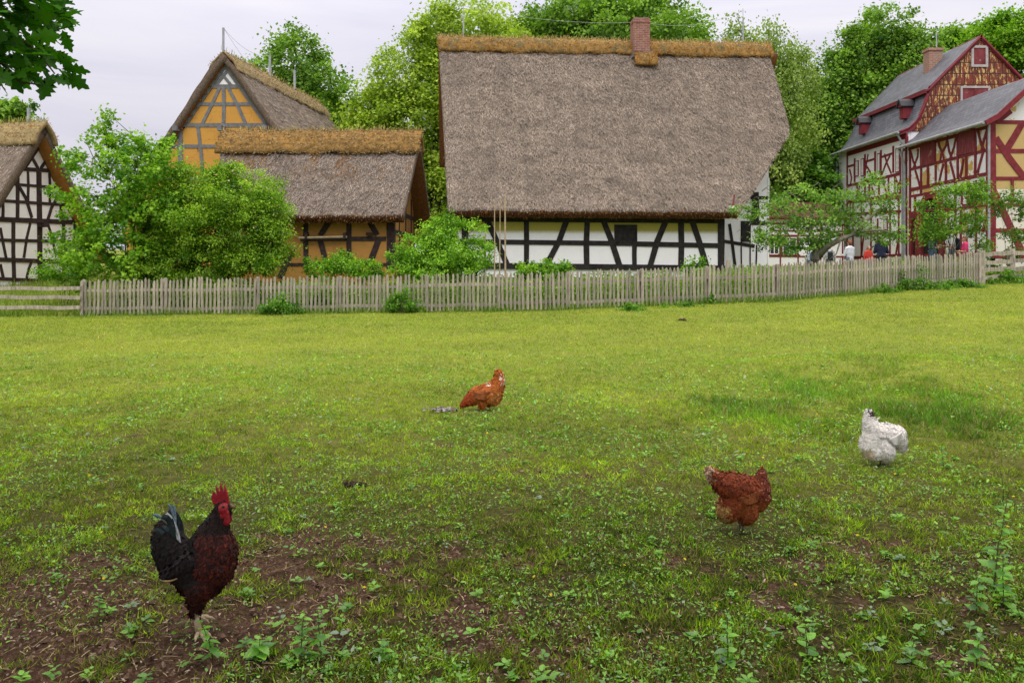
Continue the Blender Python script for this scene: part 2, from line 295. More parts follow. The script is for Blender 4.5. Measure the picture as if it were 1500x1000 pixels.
# ---------------------------------------------------------------- walls drawn from plane coordinates
class Wall:
    """a wall plane in the frame of a house; axis 'y' faces local -y, axis 'x' faces local -x (side=-1) or +x"""
    def __init__(s, root, axis, c, side=-1, mat=None, zone=(0, 0, 1)):
        s.r = root; s.axis = axis; s.c = c; s.side = side; s.mat = mat; s.zone = zone; s.k = 0
        a = root.rotation_euler.z; s.ca, s.sa = math.cos(a), math.sin(a); s.O = root.location
    def loc(s, px, py):
        d = np.array([(px-CX)/F, 1, -(py-HY)/F]); o = np.array([-s.O[0], -s.O[1], H-s.O[2]])
        rot = lambda v: np.array([v[0]*s.ca+v[1]*s.sa, -v[0]*s.sa+v[1]*s.ca, v[2]])
        d = rot(d); o = rot(o); i = 1 if s.axis == 'y' else 0
        t = (s.c-o[i])/d[i]; return o+d*t, t
    def uz(s, x, y):                           # zone pixel -> (u, z)
        z0 = s.zone; p, t = s.loc(z0[0]+x*z0[2], z0[1]+y*z0[2]); return (p[0] if s.axis == 'y' else p[1]), p[2], t
    def P(s, u, z, d=0):                       # d outward
        return (u, s.c+s.side*d, z) if s.axis == 'y' else (s.c+s.side*d, u, z)
    def uzz(s, pts): return [s.uz(*p)[:2] for p in pts]
    def strip(s, uz, w, name, mat=None, out=None, parent=None, inn=.06):
        s.k += 1
        if out is None: out = .02+(s.k % 23)*.0012
        uz = [np.array(p, float) for p in uz]; L, Rr = [], []
        for i, p in enumerate(uz):
            d = uz[min(i+1, len(uz)-1)]-uz[max(i-1, 0)]; d /= np.linalg.norm(d); nn = np.array([-d[1], d[0]]); ww = w*random.uniform(.93, 1.06)
            L.append(p+nn*ww/2); Rr.append(p-nn*ww/2)
        mb = MB(); m = len(uz); vs = []
        for p in L+Rr: vs.append(s.P(p[0], p[1], out))
        for p in L+Rr: vs.append(s.P(p[0], p[1], -inn))
        fs = []
        for i in range(m-1): fs += [(i, i+1, m+i+1, m+i), (2*m+i, 3*m+i, 3*m+i+1, 2*m+i+1), (i, 2*m+i, 2*m+i+1, i+1), (m+i, m+i+1, 3*m+i+1, 3*m+i)]
        fs += [(0, m, 3*m, 2*m), (m-1, 3*m-1, 4*m-1, 2*m-1)]
        mb.add(vs, fs); return mb.build(name, mat or s.mat, parent or s.r)
    def t(s, name, w, *pts, mat=None, out=None):   # timber: width in zone pixels
        a = [s.uz(*p) for p in pts]; wm = w*s.zone[2]/F*a[0][2]
        if s.axis == 'x' and abs(s.ca) > .5 and name not in ('rail', 'beam'):   # seen edge-on: narrower on the picture than on the wall
            wm *= 1.35 if s.O[0] < 0 else 2.0
        if name not in ('rail', 'beam', 'sill_beam') and len(a) == 2:          # hand-hewn, slightly bent
            m = (np.array(a[0][:2])+np.array(a[1][:2]))/2; m[0] += random.uniform(-.03, .03)
            pl = [a[0][:2], m, a[1][:2]]
        else: pl = [q[:2] for q in a]
        return s.strip(pl, wm, name, mat, out)
    def panel(s, uz, name='wall', mat=None, thick=.22, parent=None, out=0):
        mb = MB(); poly = [s.P(u, z, out) for u, z in uz]; n = s.P(0, 0, -thick); z = s.P(0, 0, 0); mb.prism(poly, (n[0]-z[0], n[1]-z[1], 0)); return mb.build(name, mat, parent or s.r)
    def rect(s, u0, z0, u1, z1, name, mat, d0, d1, parent=None):
        mb = MB(); a = s.P(min(u0, u1), min(z0, z1), d0); b = s.P(max(u0, u1), max(z0, z1), d1)
        mb.box(min(a[0], b[0]), min(a[1], b[1]), a[2], max(a[0], b[0]), max(a[1], b[1]), b[2]); return mb.build(name, mat, parent or s.r)
    def window(s, x0, y0, x1, y1, cols=2, rows=3, fmat=None, sash=None, glass=True, fw=.07, name='window'):
        a = s.uz(x0, (y0+y1)/2)[0]; b = s.uz(x1, (y0+y1)/2)[0]; xm = (x0+x1)/2; zt = s.uz(xm, y0)[1]; zb = s.uz(xm, y1)[1]
        a, b = min(a, b), max(a, b); mb = MB()
        def bar(u0, z0, u1, z1, d0, d1):
            p = s.P(u0, z0, d0); q = s.P(u1, z1, d1); mb.box(min(p[0], q[0]), min(p[1], q[1]), z0, max(p[0], q[0]), max(p[1], q[1]), z1)
        bar(a-fw, zb-fw, a, zt+fw, -.03, .043); bar(b, zb-fw, b+fw, zt+fw, -.03, .043); bar(a, zt, b, zt+fw, -.03, .041); bar(a, zb-fw, b, zb, -.03, .048)
        w = mb.build(name, fmat or s.mat, s.r); s.rect(a, zb, b, zt, 'pane' if glass else 'shutter', GLASS if glass else REDOLD, -.02, .012, w)
        if sash:
            mb = MB(); e = .055 if fw > .05 else .065
            for u in np.linspace(a, b, cols+1): u = min(max(u, a+e/2), b-e/2); bar(u-e/2, zb, u+e/2, zt, .012, .035)
            for z in np.linspace(zb, zt, rows+1): z = min(max(z, zb+e/2), zt-e/2); bar(a, z-e/2, b, z+e/2, .012, .033)
            mb.build('sash', sash, w)
        return w

# ---------------------------------------------------------------- roof sheets
def proj(root, x, y, z):
    a = root.rotation_euler.z; X = root.location[0]+x*math.cos(a)-y*math.sin(a); Y = root.location[1]+x*math.sin(a)+y*math.cos(a); Z = root.location[2]+z
    return CX+X/Y*F, HY-(Z-H)/Y*F
def edge(root, line):
    """line: [(px,py)...] outline seen in the photograph -> local x on a given roof row"""
    ys = [p[1] for p in line]; xs = [p[0] for p in line]
    def f(y, z, x0=0):
        x = x0
        for k in range(12):
            px, py = proj(root, x, y, z); want = np.interp(py, ys, xs); p2, _ = proj(root, x+.1, y, z); x += (want-px)/((p2-px)/.1)*.9
        return x
    return f
def sheet(root, name, prof, xl, xr, thick, mat, under, n=60, rows=40, amp=.0, straw=0, scol=((.43, .365, .305), (.235, .19, .16)), slen=.15, sag=0, fringe=0, bumpseed=0, swid=.017, moss=None):
    prof = np.array(prof, float); d = np.concatenate([[0], np.cumsum(np.hypot(*np.diff(prof, axis=0).T))]); tt = np.linspace(0, d[-1], rows)
    yy = np.interp(tt, d, prof[:, 0]); zz = np.interp(tt, d, prof[:, 1])
    fl = xl if callable(xl) else (lambda y, z: xl); fr = xr if callable(xr) else (lambda y, z: xr)
    XL = np.array([fl(a, b) for a, b in zip(yy, zz)]); XR = np.array([fr(a, b) for a, b in zip(yy, zz)])
    sgn = -1 if prof[-1, 0] < prof[0, 0] else 1
    dy = np.gradient(yy, tt); dz = np.gradient(zz, tt)
    N2 = np.stack([np.where(sgn < 0, dz, -dz), np.where(sgn < 0, -dy, dy)], 1)      # outward normal of the slope
    s = np.linspace(0, 1, n); X = XL[:, None]*(1-s)+XR[:, None]*s; TT = np.repeat(tt[:, None], n, 1)
    dsp = amp*(fbm(X/.9, TT/.9, 30+bumpseed, 3)-.5)*2+amp*.7*(vn(X/.16, TT/.3, 40+bumpseed)-.5)*2
    sg = -sag*np.sin(np.pi*s)[None, :]
    top = np.stack([X, yy[:, None]+N2[:, 0][:, None]*dsp, zz[:, None]+N2[:, 1][:, None]*dsp+sg], -1)
    bot = np.stack([X, yy[:, None]-N2[:, 0][:, None]*thick+0*X, zz[:, None]-N2[:, 1][:, None]*thick+sg+0*X], -1)
    V = np.concatenate([top.reshape(-1, 3), bot.reshape(-1, 3)]); I = np.arange(rows*n).reshape(rows, n); J = I+rows*n
    q = lambda a, b, c, e: np.stack([a.ravel(), b.ravel(), c.ravel(), e.ravel()], 1)
    f1 = q(I[:-1, :-1], I[:-1, 1:], I[1:, 1:], I[1:, :-1]); f2 = q(J[:-1, :-1], J[1:, :-1], J[1:, 1:], J[:-1, 1:])
    fs = np.concatenate([q(I[:-1, 0], I[1:, 0], J[1:, 0], J[:-1, 0]), q(I[:-1, -1], J[:-1, -1], J[1:, -1], I[1:, -1]), q(I[-1, :-1], I[-1, 1:], J[-1, 1:], J[-1, :-1]), q(I[0, :-1], J[0, :-1], J[0, 1:], I[0, 1:])])
    uv = np.stack([X.ravel(), -TT.ravel()], 1); uv = np.concatenate([uv, uv])
    ns = 2*(rows-1); mi = np.concatenate([np.zeros(len(f1)), np.ones(len(f2)), np.full(ns, 2), np.full(len(fs)-ns, 3)])
    thm = mat is THATCH
    o = fast(name, V, [np.concatenate([f1, f2, fs])], [mat, under, THATCHEDGE if thm else under, EAVE if thm else under], root, uv=uv, mi=mi, smooth=False)
    if sgn < 0: o.data.flip_normals()
    if straw:
        k = straw; a = .004+.992*RG.random(k); b = .985*RG.random(k); ti = b*(rows-1); i0 = np.minimum(ti.astype(int), rows-2); fr_ = ti-i0; ji = a*(n-1); j0 = np.minimum(ji.astype(int), n-2); fj = ji-j0
        pt = (top[i0, j0]*(1-fr_)[:, None]+top[i0+1, j0]*fr_[:, None])*(1-fj)[:, None]+(top[i0, j0+1]*(1-fr_)[:, None]+top[i0+1, j0+1]*fr_[:, None])*fj[:, None]
        nn = np.stack([np.zeros(k), N2[i0, 0], N2[i0, 1]], 1); dn = np.stack([np.zeros(k), dy[i0], dz[i0]], 1)
        U = nrm(dn+RG.normal(0, .28, (k, 3))+nn*.10); N = nrm(nn+RG.normal(0, .35, (k, 3))); w = RG.random(k)[:, None]**1.3
        C = np.array(scol[0])*w+np.array(scol[1])*(1-w)
        C = C*(.72+.55*fbm(pt[:, 0]/1.6, tt[i0]/.4, 80+bumpseed))[:, None]*(.8+.4*fbm(pt[:, 0]/.35, tt[i0]/2.5, 90))[:, None]
        if moss is not None:
            ms = moss(pt[:, 0], tt[i0])[:, None]; ms = (RG.random((k, 1)) < ms); C = np.where(ms, np.array((.26, .12, .02))*(.5+RG.random((k, 1))), C)
        tv = [(-.5, 0, 0), (.5, 0, 0), (.35, 1, 0), (-.35, 1, 0)]
        L = slen*(.5+RG.random(k)); V2, F2, C2 = scatter(tv, [(0, 1, 2, 3)], pt+nn*.006, U, N, L, C, W=np.full(k, swid))
        if fringe:
            m = fringe; a = RG.random(m); jj = (a*(n-1)).astype(int); P = top[-1, jj]*1.0; P[:, 0] = XL[-1]*(1-a)+XR[-1]*a; e = RG.random(m)[:, None]; P = P-np.array([0, N2[-1, 0], N2[-1, 1]])*thick*e
            U = nrm(np.array([0, dy[-1], dz[-1]])+RG.normal(0, .3, (m, 3))); C = np.array((.2, .09, .035))*(.4+1.2*RG.random((m, 1)))
            V3, F3, C3 = scatter(tv, [(0, 1, 2, 3)], P-U*.12, U, RG.normal(0, 1, (m, 3)), .12+.1*RG.random(m), C, W=np.full(m, .025))
            F2 = [np.concatenate([F2[0], F3[0]+len(V2)])]; V2 = np.concatenate([V2, V3]); C2 = np.concatenate([C2, C3])
        so = fast('straw', V2, F2, STRAWM, o, col=C2)
    return o
def lining(root, name, poly, off, mat):
    mb = MB(); mb.prism(poly, off); return mb.build(name, mat, root)

# ================================================================ ground
def axis_pts(lo, hi, fine, a, b, grow=1.12):
    p = list(np.arange(a, b, fine)); s = fine; x = b
    while x < hi: p.append(x); s *= grow; x += s
    p.append(hi); s = fine; x = a-fine; q = []
    while x > lo: q.append(x); s *= grow; x -= s
    q.append(lo); return np.array(q[::-1]+p)
xs = np.concatenate([axis_pts(-400, -7, .2, -18, -7.01, 1.25)[:-1], np.arange(-7, 7, .055), axis_pts(7, 400, .2, 7, 20, 1.25)])
xs = np.unique(np.round(xs, 4)); ys = np.unique(np.round(np.concatenate([axis_pts(-60, 2.4, .2, 1, 2.4, 1.3)[:-1], np.arange(2.4, 9, .045), np.arange(9, 24, .12), axis_pts(24, 500, .25, 24, 34, 1.2)]), 4))
GX, GY = np.meshgrid(xs, ys); GZ = TG(GX, GY); D = dirt(GX, GY)*(GY < 26); GZ = GZ-.02*D+.03*(fbm(GX/.10, GY/.10, 3, 2)-.5)*(GY < 12)*(.35+D)
I = np.arange(GX.size).reshape(GX.shape)
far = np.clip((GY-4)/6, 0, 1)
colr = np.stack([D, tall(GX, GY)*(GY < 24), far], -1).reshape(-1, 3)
def m_ground():
    m, n, out = nt('meadow_ground'); at_ = nd(n, 'ShaderNodeAttribute', attribute_name='Col'); s = nd(n, 'ShaderNodeSeparateColor'); n.links.new(at_.outputs['Color'], s.inputs[0])
    co = coords(n); a = noise(n, co, 9, 6, .7); b = noise(n, co, 60, 5, .75); c = noise(n, co, .7, 5, .6); e = noise(n, co, 25, 3, .7)
    soil = ramp(n, b, [(.28, (.02, .011, .007)), (.5, (.085, .048, .03)), (.66, (.16, .095, .065)), (.8, (.32, .24, .18))])
    near = ramp(n, e, [(.3, (.016, .012, .006)), (.5, (.05, .042, .015)), (.62, (.085, .085, .02)), (.78, (.22, .16, .085))])
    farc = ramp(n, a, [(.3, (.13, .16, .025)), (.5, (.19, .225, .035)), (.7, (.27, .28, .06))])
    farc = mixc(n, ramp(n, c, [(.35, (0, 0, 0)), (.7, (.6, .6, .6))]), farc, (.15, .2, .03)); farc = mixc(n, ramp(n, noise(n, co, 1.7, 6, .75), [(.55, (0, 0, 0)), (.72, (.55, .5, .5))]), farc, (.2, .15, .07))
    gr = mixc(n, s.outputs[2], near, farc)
    k = nd(n, 'ShaderNodeMath', operation='MULTIPLY_ADD'); n.links.new(e, k.inputs[0]); k.inputs[1].default_value = 1.2
    k2 = nd(n, 'ShaderNodeMath', operation='ADD'); n.links.new(s.outputs[0], k2.inputs[0]); k2.inputs[1].default_value = -.6; n.links.new(k2.outputs[0], k.inputs[2])
    fin(n, out, mixc(n, ramp(n, k.outputs[0], [(.3, (0, 0, 0)), (.6, (1, 1, 1))]), gr, soil), .95, b, .7, .02, .1); return m
q4 = np.stack([I[:-1, :-1].ravel(), I[:-1, 1:].ravel(), I[1:, 1:].ravel(), I[1:, :-1].ravel()], 1)
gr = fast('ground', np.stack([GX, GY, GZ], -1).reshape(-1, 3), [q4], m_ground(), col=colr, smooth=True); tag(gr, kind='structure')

# ================================================================ the big thatched house
gz = lambda x, y: float(TS(x, y))
ox, oy = (668-CX)/F*30, 30.0
hs = empty('thatched_house', (ox, oy, 0), R(4.5), 'long white half-timbered house under the largest thatched roof, with brick chimney', 'house')
f0 = Wall(hs, 'y', 0, -1, BLACKW, (640, 250, .34667)); X1 = f0.loc(1061, 360)[0][0]
f3 = Wall(hs, 'y', 3, -1, BLACKW, (1050, 240, .16)); X2 = f3.loc(1126, 300)[0][0]
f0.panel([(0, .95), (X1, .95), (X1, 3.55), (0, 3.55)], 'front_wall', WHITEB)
f0.rect(-.03, .2, X1+.03, .93, 'stone_foundation', STONE, -.25, .03)
f3.panel([(X1-.5, .9), (X2, .9), (X2, 6.6), (X1-.5, 6.6)], 'recessed_wall', WHITE)
f3.rect(X1-.4, .2, X2+.02, .88, 'stone_foundation', STONE, -.25, .03)
wl = Wall(hs, 'x', .02, -1, BLACKW); wl.panel([(.25, .3), (8.2, .3), (8.2, 5.9), (5, 10.4), (.25, 3.6)], 'gable_wall', WHITE)
wr = Wall(hs, 'x', X2-.02, 1, BLACKW); wr.panel([(3.25, .3), (8.2, .3), (8.2, 5.9), (5, 10.4), (3.25, 7.6)], 'gable_wall', WHITE)
ws = Wall(hs, 'x', X1-.02, 1, BLACKW); ws.panel([(.24, .3), (2.95, .3), (2.95, 6.4), (.24, 3.4)], 'side_wall', WHITE)
fb = Wall(hs, 'y', 8.2, 1, BLACKW); fb.panel([(.26, .3), (X2-.3, .3), (X2-.3, 5.7), (.26, 5.7)], 'rear_wall', WHITE)
for u in (.9, 3, 6.2, 8.0): wl.strip([(u, .4), (u, 3.4+min(u, 10-u)*.9)], .2, 'post')
for u in (3.4, 5.5, 8.0): wr.strip([(u, .4), (u, 3.4+min(u, 10-u)*.9)], .2, 'post')
for z in (1.2, 2.4, 3.8): wl.strip([(.3, z), (8.1, z)], .18, 'rail'); wr.strip([(3.3, z), (8.1, z)], .18, 'rail')
for q in ((29, (120, 215), (120, 405)), (22, (378, 215), (378, 395)), (24, (635, 215), (633, 400)), (20, (835, 305), (835, 405)), (25, (1031, 215), (1031, 408)), (28, (1201, 215), (1200, 415))): f0.t('post', q[0], q[1], q[2])
for q in (((212, 210), (250, 290), (298, 400)), ((548, 210), (515, 300), (466, 392)), ((703, 212), (735, 290), (772, 403)), ((966, 216), (930, 300), (900, 405)), ((1080, 218), (1108, 300), (1140, 408))):
    a = f0.uzz(q); f0.strip(a, .22, 'brace')
for a, b in (((90, 299), (830, 308)), ((835, 309), (1215, 317))): f0.t('rail', 20, a, b)
f0.t('sill_beam', 25, (85, 400), (1215, 412), out=.07); f0.t('plate_beam', 18, (95, 206), (1215, 214))
w = f0.window(757, 236, 838, 296, 1, 1, BLACKW, None, False, .07, 'window'); w.children[0].data.materials[0] = BLACKW
# recessed wall on the right
for q in ((12, (225, 540), (226, 1030)), (12, (305, 540), (305, 1030)), (14, (365, 740), (350, 1030)), (70, (350, 260), (350, 540))): f3.t('post', *q)
for q in (((115, 550), (140, 720), (178, 1030)),): f3.strip(f3.uzz(q), .12, 'brace')
f3.t('rail', 32, (60, 708), (345, 755)); f3.t('beam', 36, (220, 540), (470, 545)); f3.t('beam', 30, (310, 310), (470, 312)); f3.t('post', 14, (474, 130), (470, 1030), mat=WHITE)
f3.rect(*f3.uz(228, 548)[:2], *f3.uz(305, 715)[:2], 'shutter', BLACKW, 0, .06)
# roof
er = edge(hs, [(1127, 20), (1127, 78), (1157, 188), (1156, 196), (1120, 255), (1073, 327), (1073, 360)])
el = edge(hs, [(643, 20), (643, 75), (649, 180), (656, 310), (657, 330)])
FP = [(5.0, 11.05), (4.4, 10.4), (2.2, 7.35), (.3, 4.75), (-.75, 3.4)]
mainroof = sheet(hs, 'thatched_roof', FP, el, er, .34, THATCH, UNDER, 90, 60, .05, straw=110000, fringe=2200, bumpseed=1)
BP = [(5.0, 11.05), (5.6, 10.3), (8.7, 6.3)]
sheet(hs, 'thatched_roof', BP, el(5, 11.3)-.02, er(5, 11.3)+.3, .34, THATCH, UNDER, 20, 20, .04, bumpseed=2)
xa, xb = el(5, 11.3)-.03, er(5, 11.3)+.03
capP = [(4.55, 10.72), (4.72, 11.2), (5.0, 11.45), (5.28, 11.2), (5.5, 10.75)]
def cap(root, xa, xb, prof, mat, n=90, straw=5000, sc=((.42, .3, .12), (.2, .08, .015)), grass=0, gcol=(.4, .33, .12), low=None, name='ridge_cap', th=.16, sag=0, wob=.05):
    prof = np.array(prof); rows = 14; d = np.concatenate([[0], np.cumsum(np.hypot(*np.diff(prof, axis=0).T))]); tt = np.linspace(0, d[-1], rows)
    yy = np.interp(tt, d, prof[:, 0]); zz = np.interp(tt, d, prof[:, 1]); x = np.linspace(xa, xb, n); cy, cz = yy.mean(), zz.min()
    X, YY = np.meshgrid(x, yy); _, ZZ = np.meshgrid(x, zz); TT = np.repeat(tt[:, None], n, 1)
    h = wob*(fbm(X/.5, TT/.5+7, 51)-.5)*2+wob*.8*(vn(X/.13, TT/.13, 55)-.5); rag = (vn(x/.35, x*0, 60)-.5)*.12
    dy, dz = YY-cy, ZZ-cz+.1; l = np.hypot(dy, dz); YY = YY+dy/l*h; ZZ = ZZ+dz/l*h-sag*np.sin(np.pi*(x-xa)/(xb-xa))[None, :]
    ZZ[0] += rag; ZZ[-1] += rag
    top = np.stack([X, YY, ZZ], -1); bot = np.stack([X, YY-dy/l*th, ZZ-dz/l*th], -1)
    V = np.concatenate([top.reshape(-1, 3), bot.reshape(-1, 3)]); I = np.arange(rows*n).reshape(rows, n); J = I+rows*n
    q = lambda a, b, c, e: np.stack([a.ravel(), b.ravel(), c.ravel(), e.ravel()], 1)
    fs = np.concatenate([q(I[:-1, :-1], I[:-1, 1:], I[1:, 1:], I[1:, :-1]), q(J[:-1, :-1], J[1:, :-1], J[1:, 1:], J[:-1, 1:]), q(I[:-1, 0], I[1:, 0], J[1:, 0], J[:-1, 0]), q(I[:-1, -1], J[:-1, -1], J[1:, -1], I[1:, -1]), q(I[-1, :-1], I[-1, 1:], J[-1, 1:], J[-1, :-1]), q(I[0, :-1], J[0, :-1], J[0, 1:], I[0, 1:])])
    o = fast(name, V, [fs], mat, root, smooth=False)
    k = straw; a = RG.integers(0, rows-1, k); b = RG.integers(0, n, k); P = top[a, b]+RG.normal(0, .03, (k, 3)); nn = nrm(np.stack([np.zeros(k), dy[a, b], dz[a, b]], 1))
    U = nrm(nn*.35+RG.normal(0, .6, (k, 3))); w = RG.random((k, 1)); C = np.array(sc[0])*w+np.array(sc[1])*(1-w)
    C = C*(.7+.6*fbm(P[:, 0]/.5, P[:, 2]/.2, 88))[:, None]
    if low: C = np.where((a < rows*.2+2.5*(vn(P[:, 0]/.3, P[:, 2], 87)-.3))[:, None], np.array(low[0])*w+np.array(low[1])*(1-w), C)
    tv = [(-.5, 0, 0), (.5, 0, 0), (.3, 1, 0), (-.3, 1, 0)]
    V1, F1, C1 = scatter(tv, [(0, 1, 2, 3)], P, U, RG.normal(0, 1, (k, 3)), .04+.05*RG.random(k), C, W=np.full(k, .024))
    if grass:
        b = RG.integers(0, n, grass); P = top[rows//2, b]+RG.normal(0, .07, (grass, 3))*[1, 1, .3]; w = RG.random((grass, 1))
        V2, F2, C2 = scatter(tv, [(0, 1, 2, 3)], P, nrm(np.array([0, 0, 1])+RG.normal(0, .35, (grass, 3))), RG.normal(0, 1, (grass, 3)), .08+.16*RG.random(grass), np.array(gcol)*(.6+.8*w), W=np.full(grass, .02))
        F1 = [np.concatenate([F1[0], F2[0]+len(V1)])]; V1 = np.concatenate([V1, V2]); C1 = np.concatenate([C1, C2])
    fast('straw', V1, F1, STRAWM, o, col=C1); return o
cap(hs, xa, xb, capP, MOSS, 160, 12000, ((.56, .42, .2), (.38, .25, .1)), 1100, low=((.52, .27, .05), (.32, .15, .02)))
# chimney with its moss pad
xc0, xc1 = Wall(hs, 'y', 4.5).loc(927, 60)[0][0], Wall(hs, 'y', 4.5).loc(951, 60)[0][0]
mb = MB(); mb.box(xc0, 4.35, 9.8, xc1, 5.0, 12.25); mb.box(xc0-.02, 4.33, 12.05, xc1+.02, 5.02, 12.1)
ch = mb.build('chimney', BRICK, hs)
mb = MB(); mb.box(xc0-.06, 4.27, 10.5, xc1+.06, 5.08, 10.78); mb.build('flashing', m_simple('old_lead_flashing', (.08, .06, .05), (.3, .27, .25), 5, .7), ch)
mb = MB(); mb.box(xc0+.05, 4.43, 12.25, xc1-.05, 4.9, 12.3); mb.build('cap_stone', STONE, ch)
cap(hs, xc0+.0, xc1+.25, [(3.95, 10.12), (3.98, 10.34), (4.2, 10.68), (4.4, 10.75)], MOSS, 20, 500, ((.5, .25, .04), (.3, .1, .01)), name='moss_pad', th=.1)
def rod(root, x, y, z0, z1, r=.035, tip=.5):
    mb = MB(); mb.tube([(x, y, z0), (x, y, z1)], r); mb.tube([(x, y, z1-.02), (x, y, z1+tip)], .012, 5); mb.tube([(x, y, z0+.02), (x, y, z0+.07)], r*2.2, 8); return mb.build('lightning_rod', GALV, root)
def wire(root, a, b, sag=.2, r=.007, name='lightning_wire', k=10):
    a = np.array(a, float); b = np.array(b, float); t = np.linspace(0, 1, k+1)[:, None]; p = a*(1-t)+b*t; p[:, 2] -= (sag*4*t*(1-t))[:, 0]
    mb = MB(); mb.tube(p, r, 4); return mb.build(name, GALV, root)
xr1 = Wall(hs, 'y', 5).loc(679, 40)[0][0]; xr2 = Wall(hs, 'y', 5).loc(1089, 40)[0][0]
rod(hs, xr1, 5.05, 11.3, 12.35); rod(hs, xr2, 5.05, 11.3, 12.5)
wire(hs, (xr1, 5.05, 12.8), (xc0, 4.9, 12.2), .25); wire(hs, (xr2, 5.05, 12.9), (xc1, 4.9, 12.2), .35)
p0 = Wall(hs, 'y', -.45).loc(1070, 304)[0]
mb = MB(); mb.box(p0[0]-.12, -.72, p0[2]-.06, p0[0]+.12, -.5, p0[2]+.04); mb.build('roof_bracket', SASH, hs)
mb = MB(); mb.tube([(p0[0]+.02, -.62, p0[2]), (p0[0]+.12, -.55, p0[2]+.48)], .03); mb.build('bracket_stick', REDOLD, hs)

# ================================================================ yellow barn with the steep gable
an = R(82.5)
bn = empty('clay_barn', ((328-CX)/F*33, 33, 0), an, 'tall thatched barn with ochre gable, grey timbers and a white peak', 'barn')
ZR = H+(385-77)/F*33
bw = Wall(bn, 'x', .12, -1, GREYT, (200, 60, .29333))
up = bw.uz(430, 225)[1]; hw = (ZR-.55-up)/1.35
bw.panel([(0, ZR-.3), (-hw, up), (hw, up)], 'gable_peak', WHITE)
bw.panel([(hw, up), (-hw, up), (-4.55, 3.2), (-4.2, .2), (4.2, .2), (4.55, 3.2)], 'gable_wall', OCHRE)
for w_, *p in ((20, (355, 228), (527, 228)), (18, (275, 316), (592, 316)), (20, (205, 421), (668, 421)), (17, (130, 527), (440, 527)), (18, (60, 690), (440, 690))): bw.t('rail', w_, *p)
for q in ((14, (400, 222), (462, 140)), (14, (474, 222), (408, 138)), (19, (435, 236), (435, 410)), (17, (415, 236), (330, 412)), (17, (460, 236), (545, 412)), (26, (218, 428), (218, 800)), (17, (308, 430), (335, 690)),
          (24, (433, 430), (433, 800)), (20, (562, 430), (562, 800)), (22, (652, 430), (652, 700)), (15, (175, 530), (140, 640))): bw.t('post' if abs(q[1][0]-q[2][0]) < 4 else 'brace', *q)
bw.strip([(hw*3.05, up-hw*2.05*1.33), (.02, ZR-.52)], .2, 'rafter'); bw.strip([(-.02, ZR-.52), (-hw*3.05, up-hw*2.05*1.33)], .2, 'rafter')
for x in (433, 655, 212):
    u, z, _ = bw.uz(x, 440); bw.rect(u-.1, z-.12, u+.1, z+.1, 'beam_end', GREYT, 0, .35)
sl = Wall(bn, 'y', -4.3, -1, GREYT); sl.panel([(.8, .2), (9.3, .2), (9.3, 4), (.8, 4)], 'side_wall', OCHRE); sl2 = Wall(bn, 'y', 4.3, 1, GREYT); sl2.panel([(.8, .2), (9.3, .2), (9.3, 4), (.8, 4)], 'side_wall', OCHRE)
bk = Wall(bn, 'x', 9.3, 1, GREYT); bk.panel([(-4.1, .2), (4.1, .2), (4.4, 3.3), (0, ZR-.6), (-4.4, 3.3)], 'gable_wall', OCHRE)
def half(s): return [(0, ZR-.05), (s*.5, ZR-.6), (s*2.5, ZR-.05-2.5*1.33), (s*4.6, ZR-.05-4.6*1.31), (s*5.3, ZR-.05-5.3*1.28)]
sheet(bn, 'thatched_roof', half(-1), -.1, 10.6, .25, THATCH, UNDER, 50, 40, .05, straw=14000, sag=.0, bumpseed=4)
sheet(bn, 'thatched_roof', half(1), -.12, 10.6, .3, THATCH, UNDER, 40, 30, .05, straw=3000, bumpseed=5)
mb = MB()
for k in range(22):                                                # battens seen under the left verge
    y = .4+k*.21; z = ZR-.05-y*1.41-.42; mb.box(-.02, y-.03, z-.05, .6, y+.03, z)
mb.build('roof_battens', UNDER, bn)
cap(bn, -.08, 10.65, [(-.72, ZR-.82), (-.45, ZR-.35), (0, ZR+.06), (.45, ZR-.35), (.62, ZR-.65)], DRYCAP, 90, 4500, ((.36, .29, .18), (.2, .14, .08)), 300, th=.07)
mb = MB(); mb.tube([(-.05, 0, ZR), (-.05, 0, ZR+1.0)], .055); mb.build('lightning_rod', GALV, bn)
rod(bn, 4.4, 0, ZR, ZR+1.0, .06, .1); rod(bn, 7.3, 0, ZR, ZR+1.0, .06, .1)
wire(bn, (-.05, 0, ZR+1.0), (4.4, 0, ZR+1.0), .35); wire(bn, (-.05, 0, ZR+1.), (2.6, -4.2, ZR-5.3), .3)

# ================================================================ low annex in front of the barn
ax = (320-CX)/F*28.4
an_ = empty('clay_outhouse', (ax, 28.4, 0), R(-.6), 'low ochre outhouse with mossy thatched ridge in front of the barn', 'outhouse')
aw = Wall(an_, 'y', 0, -1, BLACKW, (400, 180, .267)); XA = aw.loc(578, 360)[0][0]
aw.panel([(0, .2), (XA, .2), (XA, 3.5), (0, 3.5)], 'front_wall', OCHRE2)
ga = Wall(an_, 'x', XA-.02, 1, BROWNW); ga.panel([(.24, .2), (5.4, .2), (5.4, 3.3), (2.85, 6.1), (.24, 3.4)], 'gable_wall', OCHRE2)
ga2 = Wall(an_, 'x', .02, -1, BROWNW); ga2.panel([(.24, .2), (5.4, .2), (5.4, 3.3), (2.85, 6.1), (.24, 3.4)], 'gable_wall', OCHRE2)
Wall(an_, 'y', 5.4, 1).panel([(.26, .2), (XA-.26, .2), (XA-.26, 3.3), (.26, 3.3)], 'rear_wall', OCHRE2)
for q in ((28, (180, 510), (183, 800)), (28, (417, 510), (416, 800)), (42, (644, 510), (643, 800))): aw.t('post', *q, mat=BROWNW)
